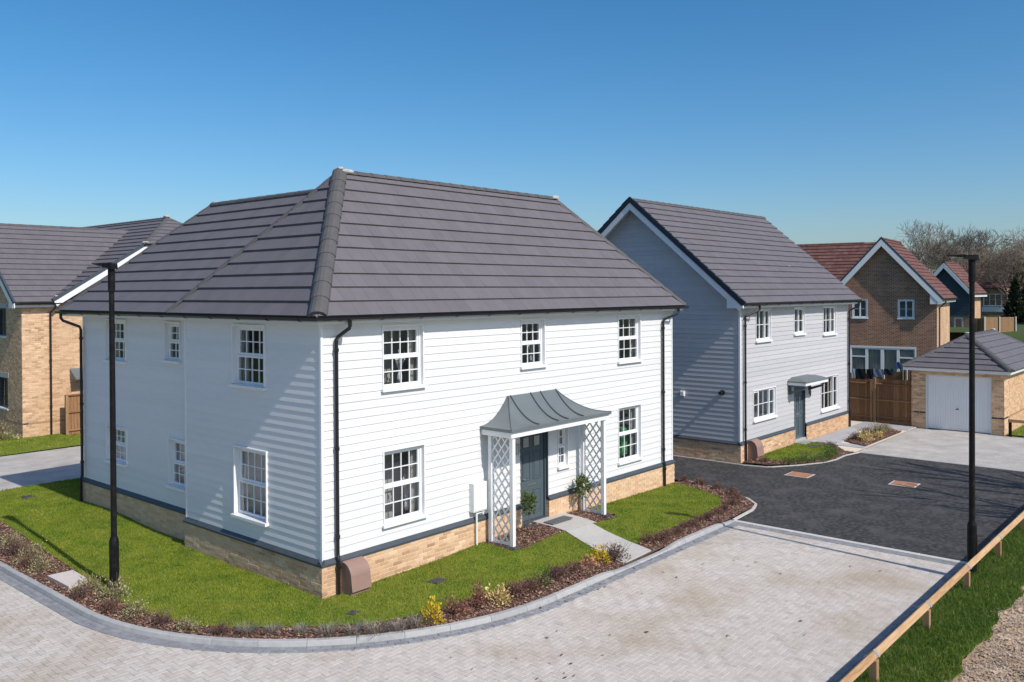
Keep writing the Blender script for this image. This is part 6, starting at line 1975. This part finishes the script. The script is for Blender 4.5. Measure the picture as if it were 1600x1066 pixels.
def put_tree(k, x, y, s, rz, label, z=0):
    t = thing('bare_tree', label, 'tree', (x, y, z), 'bare winter trees behind the houses', world=False, rotz=rz)
    t.scale = (s, s, s)
    link('trunk', bt[k][0], t); link('crown', bt[k][1], t)
for k, x, y, s, rz, l in [(0, 98, 15.6, 1.05, .3, 'tall bare tree directly behind the red tiled gable'), (2, 116, 17.6, 1.1, 2.0, 'bare spreading tree left of the right hand lamp head'), (1, 112, 12.4, 1.1, 4.0, 'bare tree right behind the right hand lamp head'),
                          (0, 93, 5.2, .95, 5.0, 'bare tree at the right edge above the conifers'), (2, 100, 4.2, 1.0, 3.3, 'bare tree partly cut by the right frame edge')]:
    put_tree(k, x, y, s, rz, l)
# trees outside the frame whose branches shade the tarmac
big_ = bare_tree(41, 13, .55, 3, .075, .40, .24, .14)
for x, y, s, rz, l in [(17.3, -13.8, .85, 1.4, 'upright bare tree across the rail nearest the garage drive'), (15.2, -13.6, .72, 4.2, 'smaller upright bare tree across the rail from the court')]:
    t = thing('bare_tree', l, 'tree', (x, y, 0), 'bare trees across the knee rail', world=False, rotz=rz); t.scale = (s, s, s)
    link('trunk', big_[0], t); link('crown', big_[1], t)
# conifers and scrub on the right horizon
def leafy(name, x, y, z, rx, rz_, n, size, m_, label, cat, shape='cone', seed=0, clump=40, trunk=.25, group=None):
    rng = np.random.default_rng(seed)
    t = thing(name, label, cat, (x, y, z), group, world=False)
    if shape == 'cone':
        A = leaves_np(rng, n, rx, rz_, size, 'cone', up=-.2)
    else:
        A = leaves_np(rng, n, rx, rz_, size, 'dome', up=.1, clump=clump)
    m = MB(); m.tube([(0, 0, -.3), (.05, .02, rz_ * .5), (0, 0, rz_ * .92)], [trunk, trunk * .6, trunk * .1], 6)
    for k in range(14):
        a = rng.uniform(0, 6.28); h = rng.uniform(.15, .8) * rz_; r = rx * (1 - h / rz_ if shape == 'cone' else .8) * .8
        m.tube([(0, 0, h), (r * math.cos(a), r * math.sin(a), h + (.02 if shape == 'cone' else .15) * rz_)], [trunk * .25, .02], 4)
    m.build('trunk', K['bark'], t)
    link('crown', npmesh('crown', A[0], A[1], K[m_], A[2]), t)
cg = 'dark conifers at the right horizon'
leafy('conifer', 78, 4.0, 1.4, 1.3, 4.8, 5200, .30, 'leaf_conifer', 'dark conifer nearest the white windowed far house', 'conifer', seed=1, group=cg)
leafy('conifer', 80, 2.9, 1.2, 2.0, 6.6, 5200, .30, 'leaf_conifer', 'tall dark conifer at the right frame edge', 'conifer', seed=2, group=cg)
leafy('conifer', 76, 1.9, 1.0, 1.9, 4.6, 4200, .30, 'leaf_conifer', 'lower dark conifer in front of the tall one', 'conifer', seed=3, group=cg)
for k, (x, y, r, h, l) in enumerate([(84, 3.9, 1.9, 6.4, 'brown leafless scrub behind the conifers'), (88, 3.9, 3.0, 7.0, 'taller brown scrub at the right frame edge'), (74, .5, 2.0, 3.6, 'low brown scrub by the distant lawn'), (86, 1.8, 2.6, 5.5, 'olive brown scrub right of the conifers')]):
    leafy('scrub_bush', x, y, 1.0, r, h, 4200, .22, 'leaf_scrub', l, 'bush', 'dome', seed=20 + k, clump=50, trunk=.12, group='brown scrub on the right horizon')
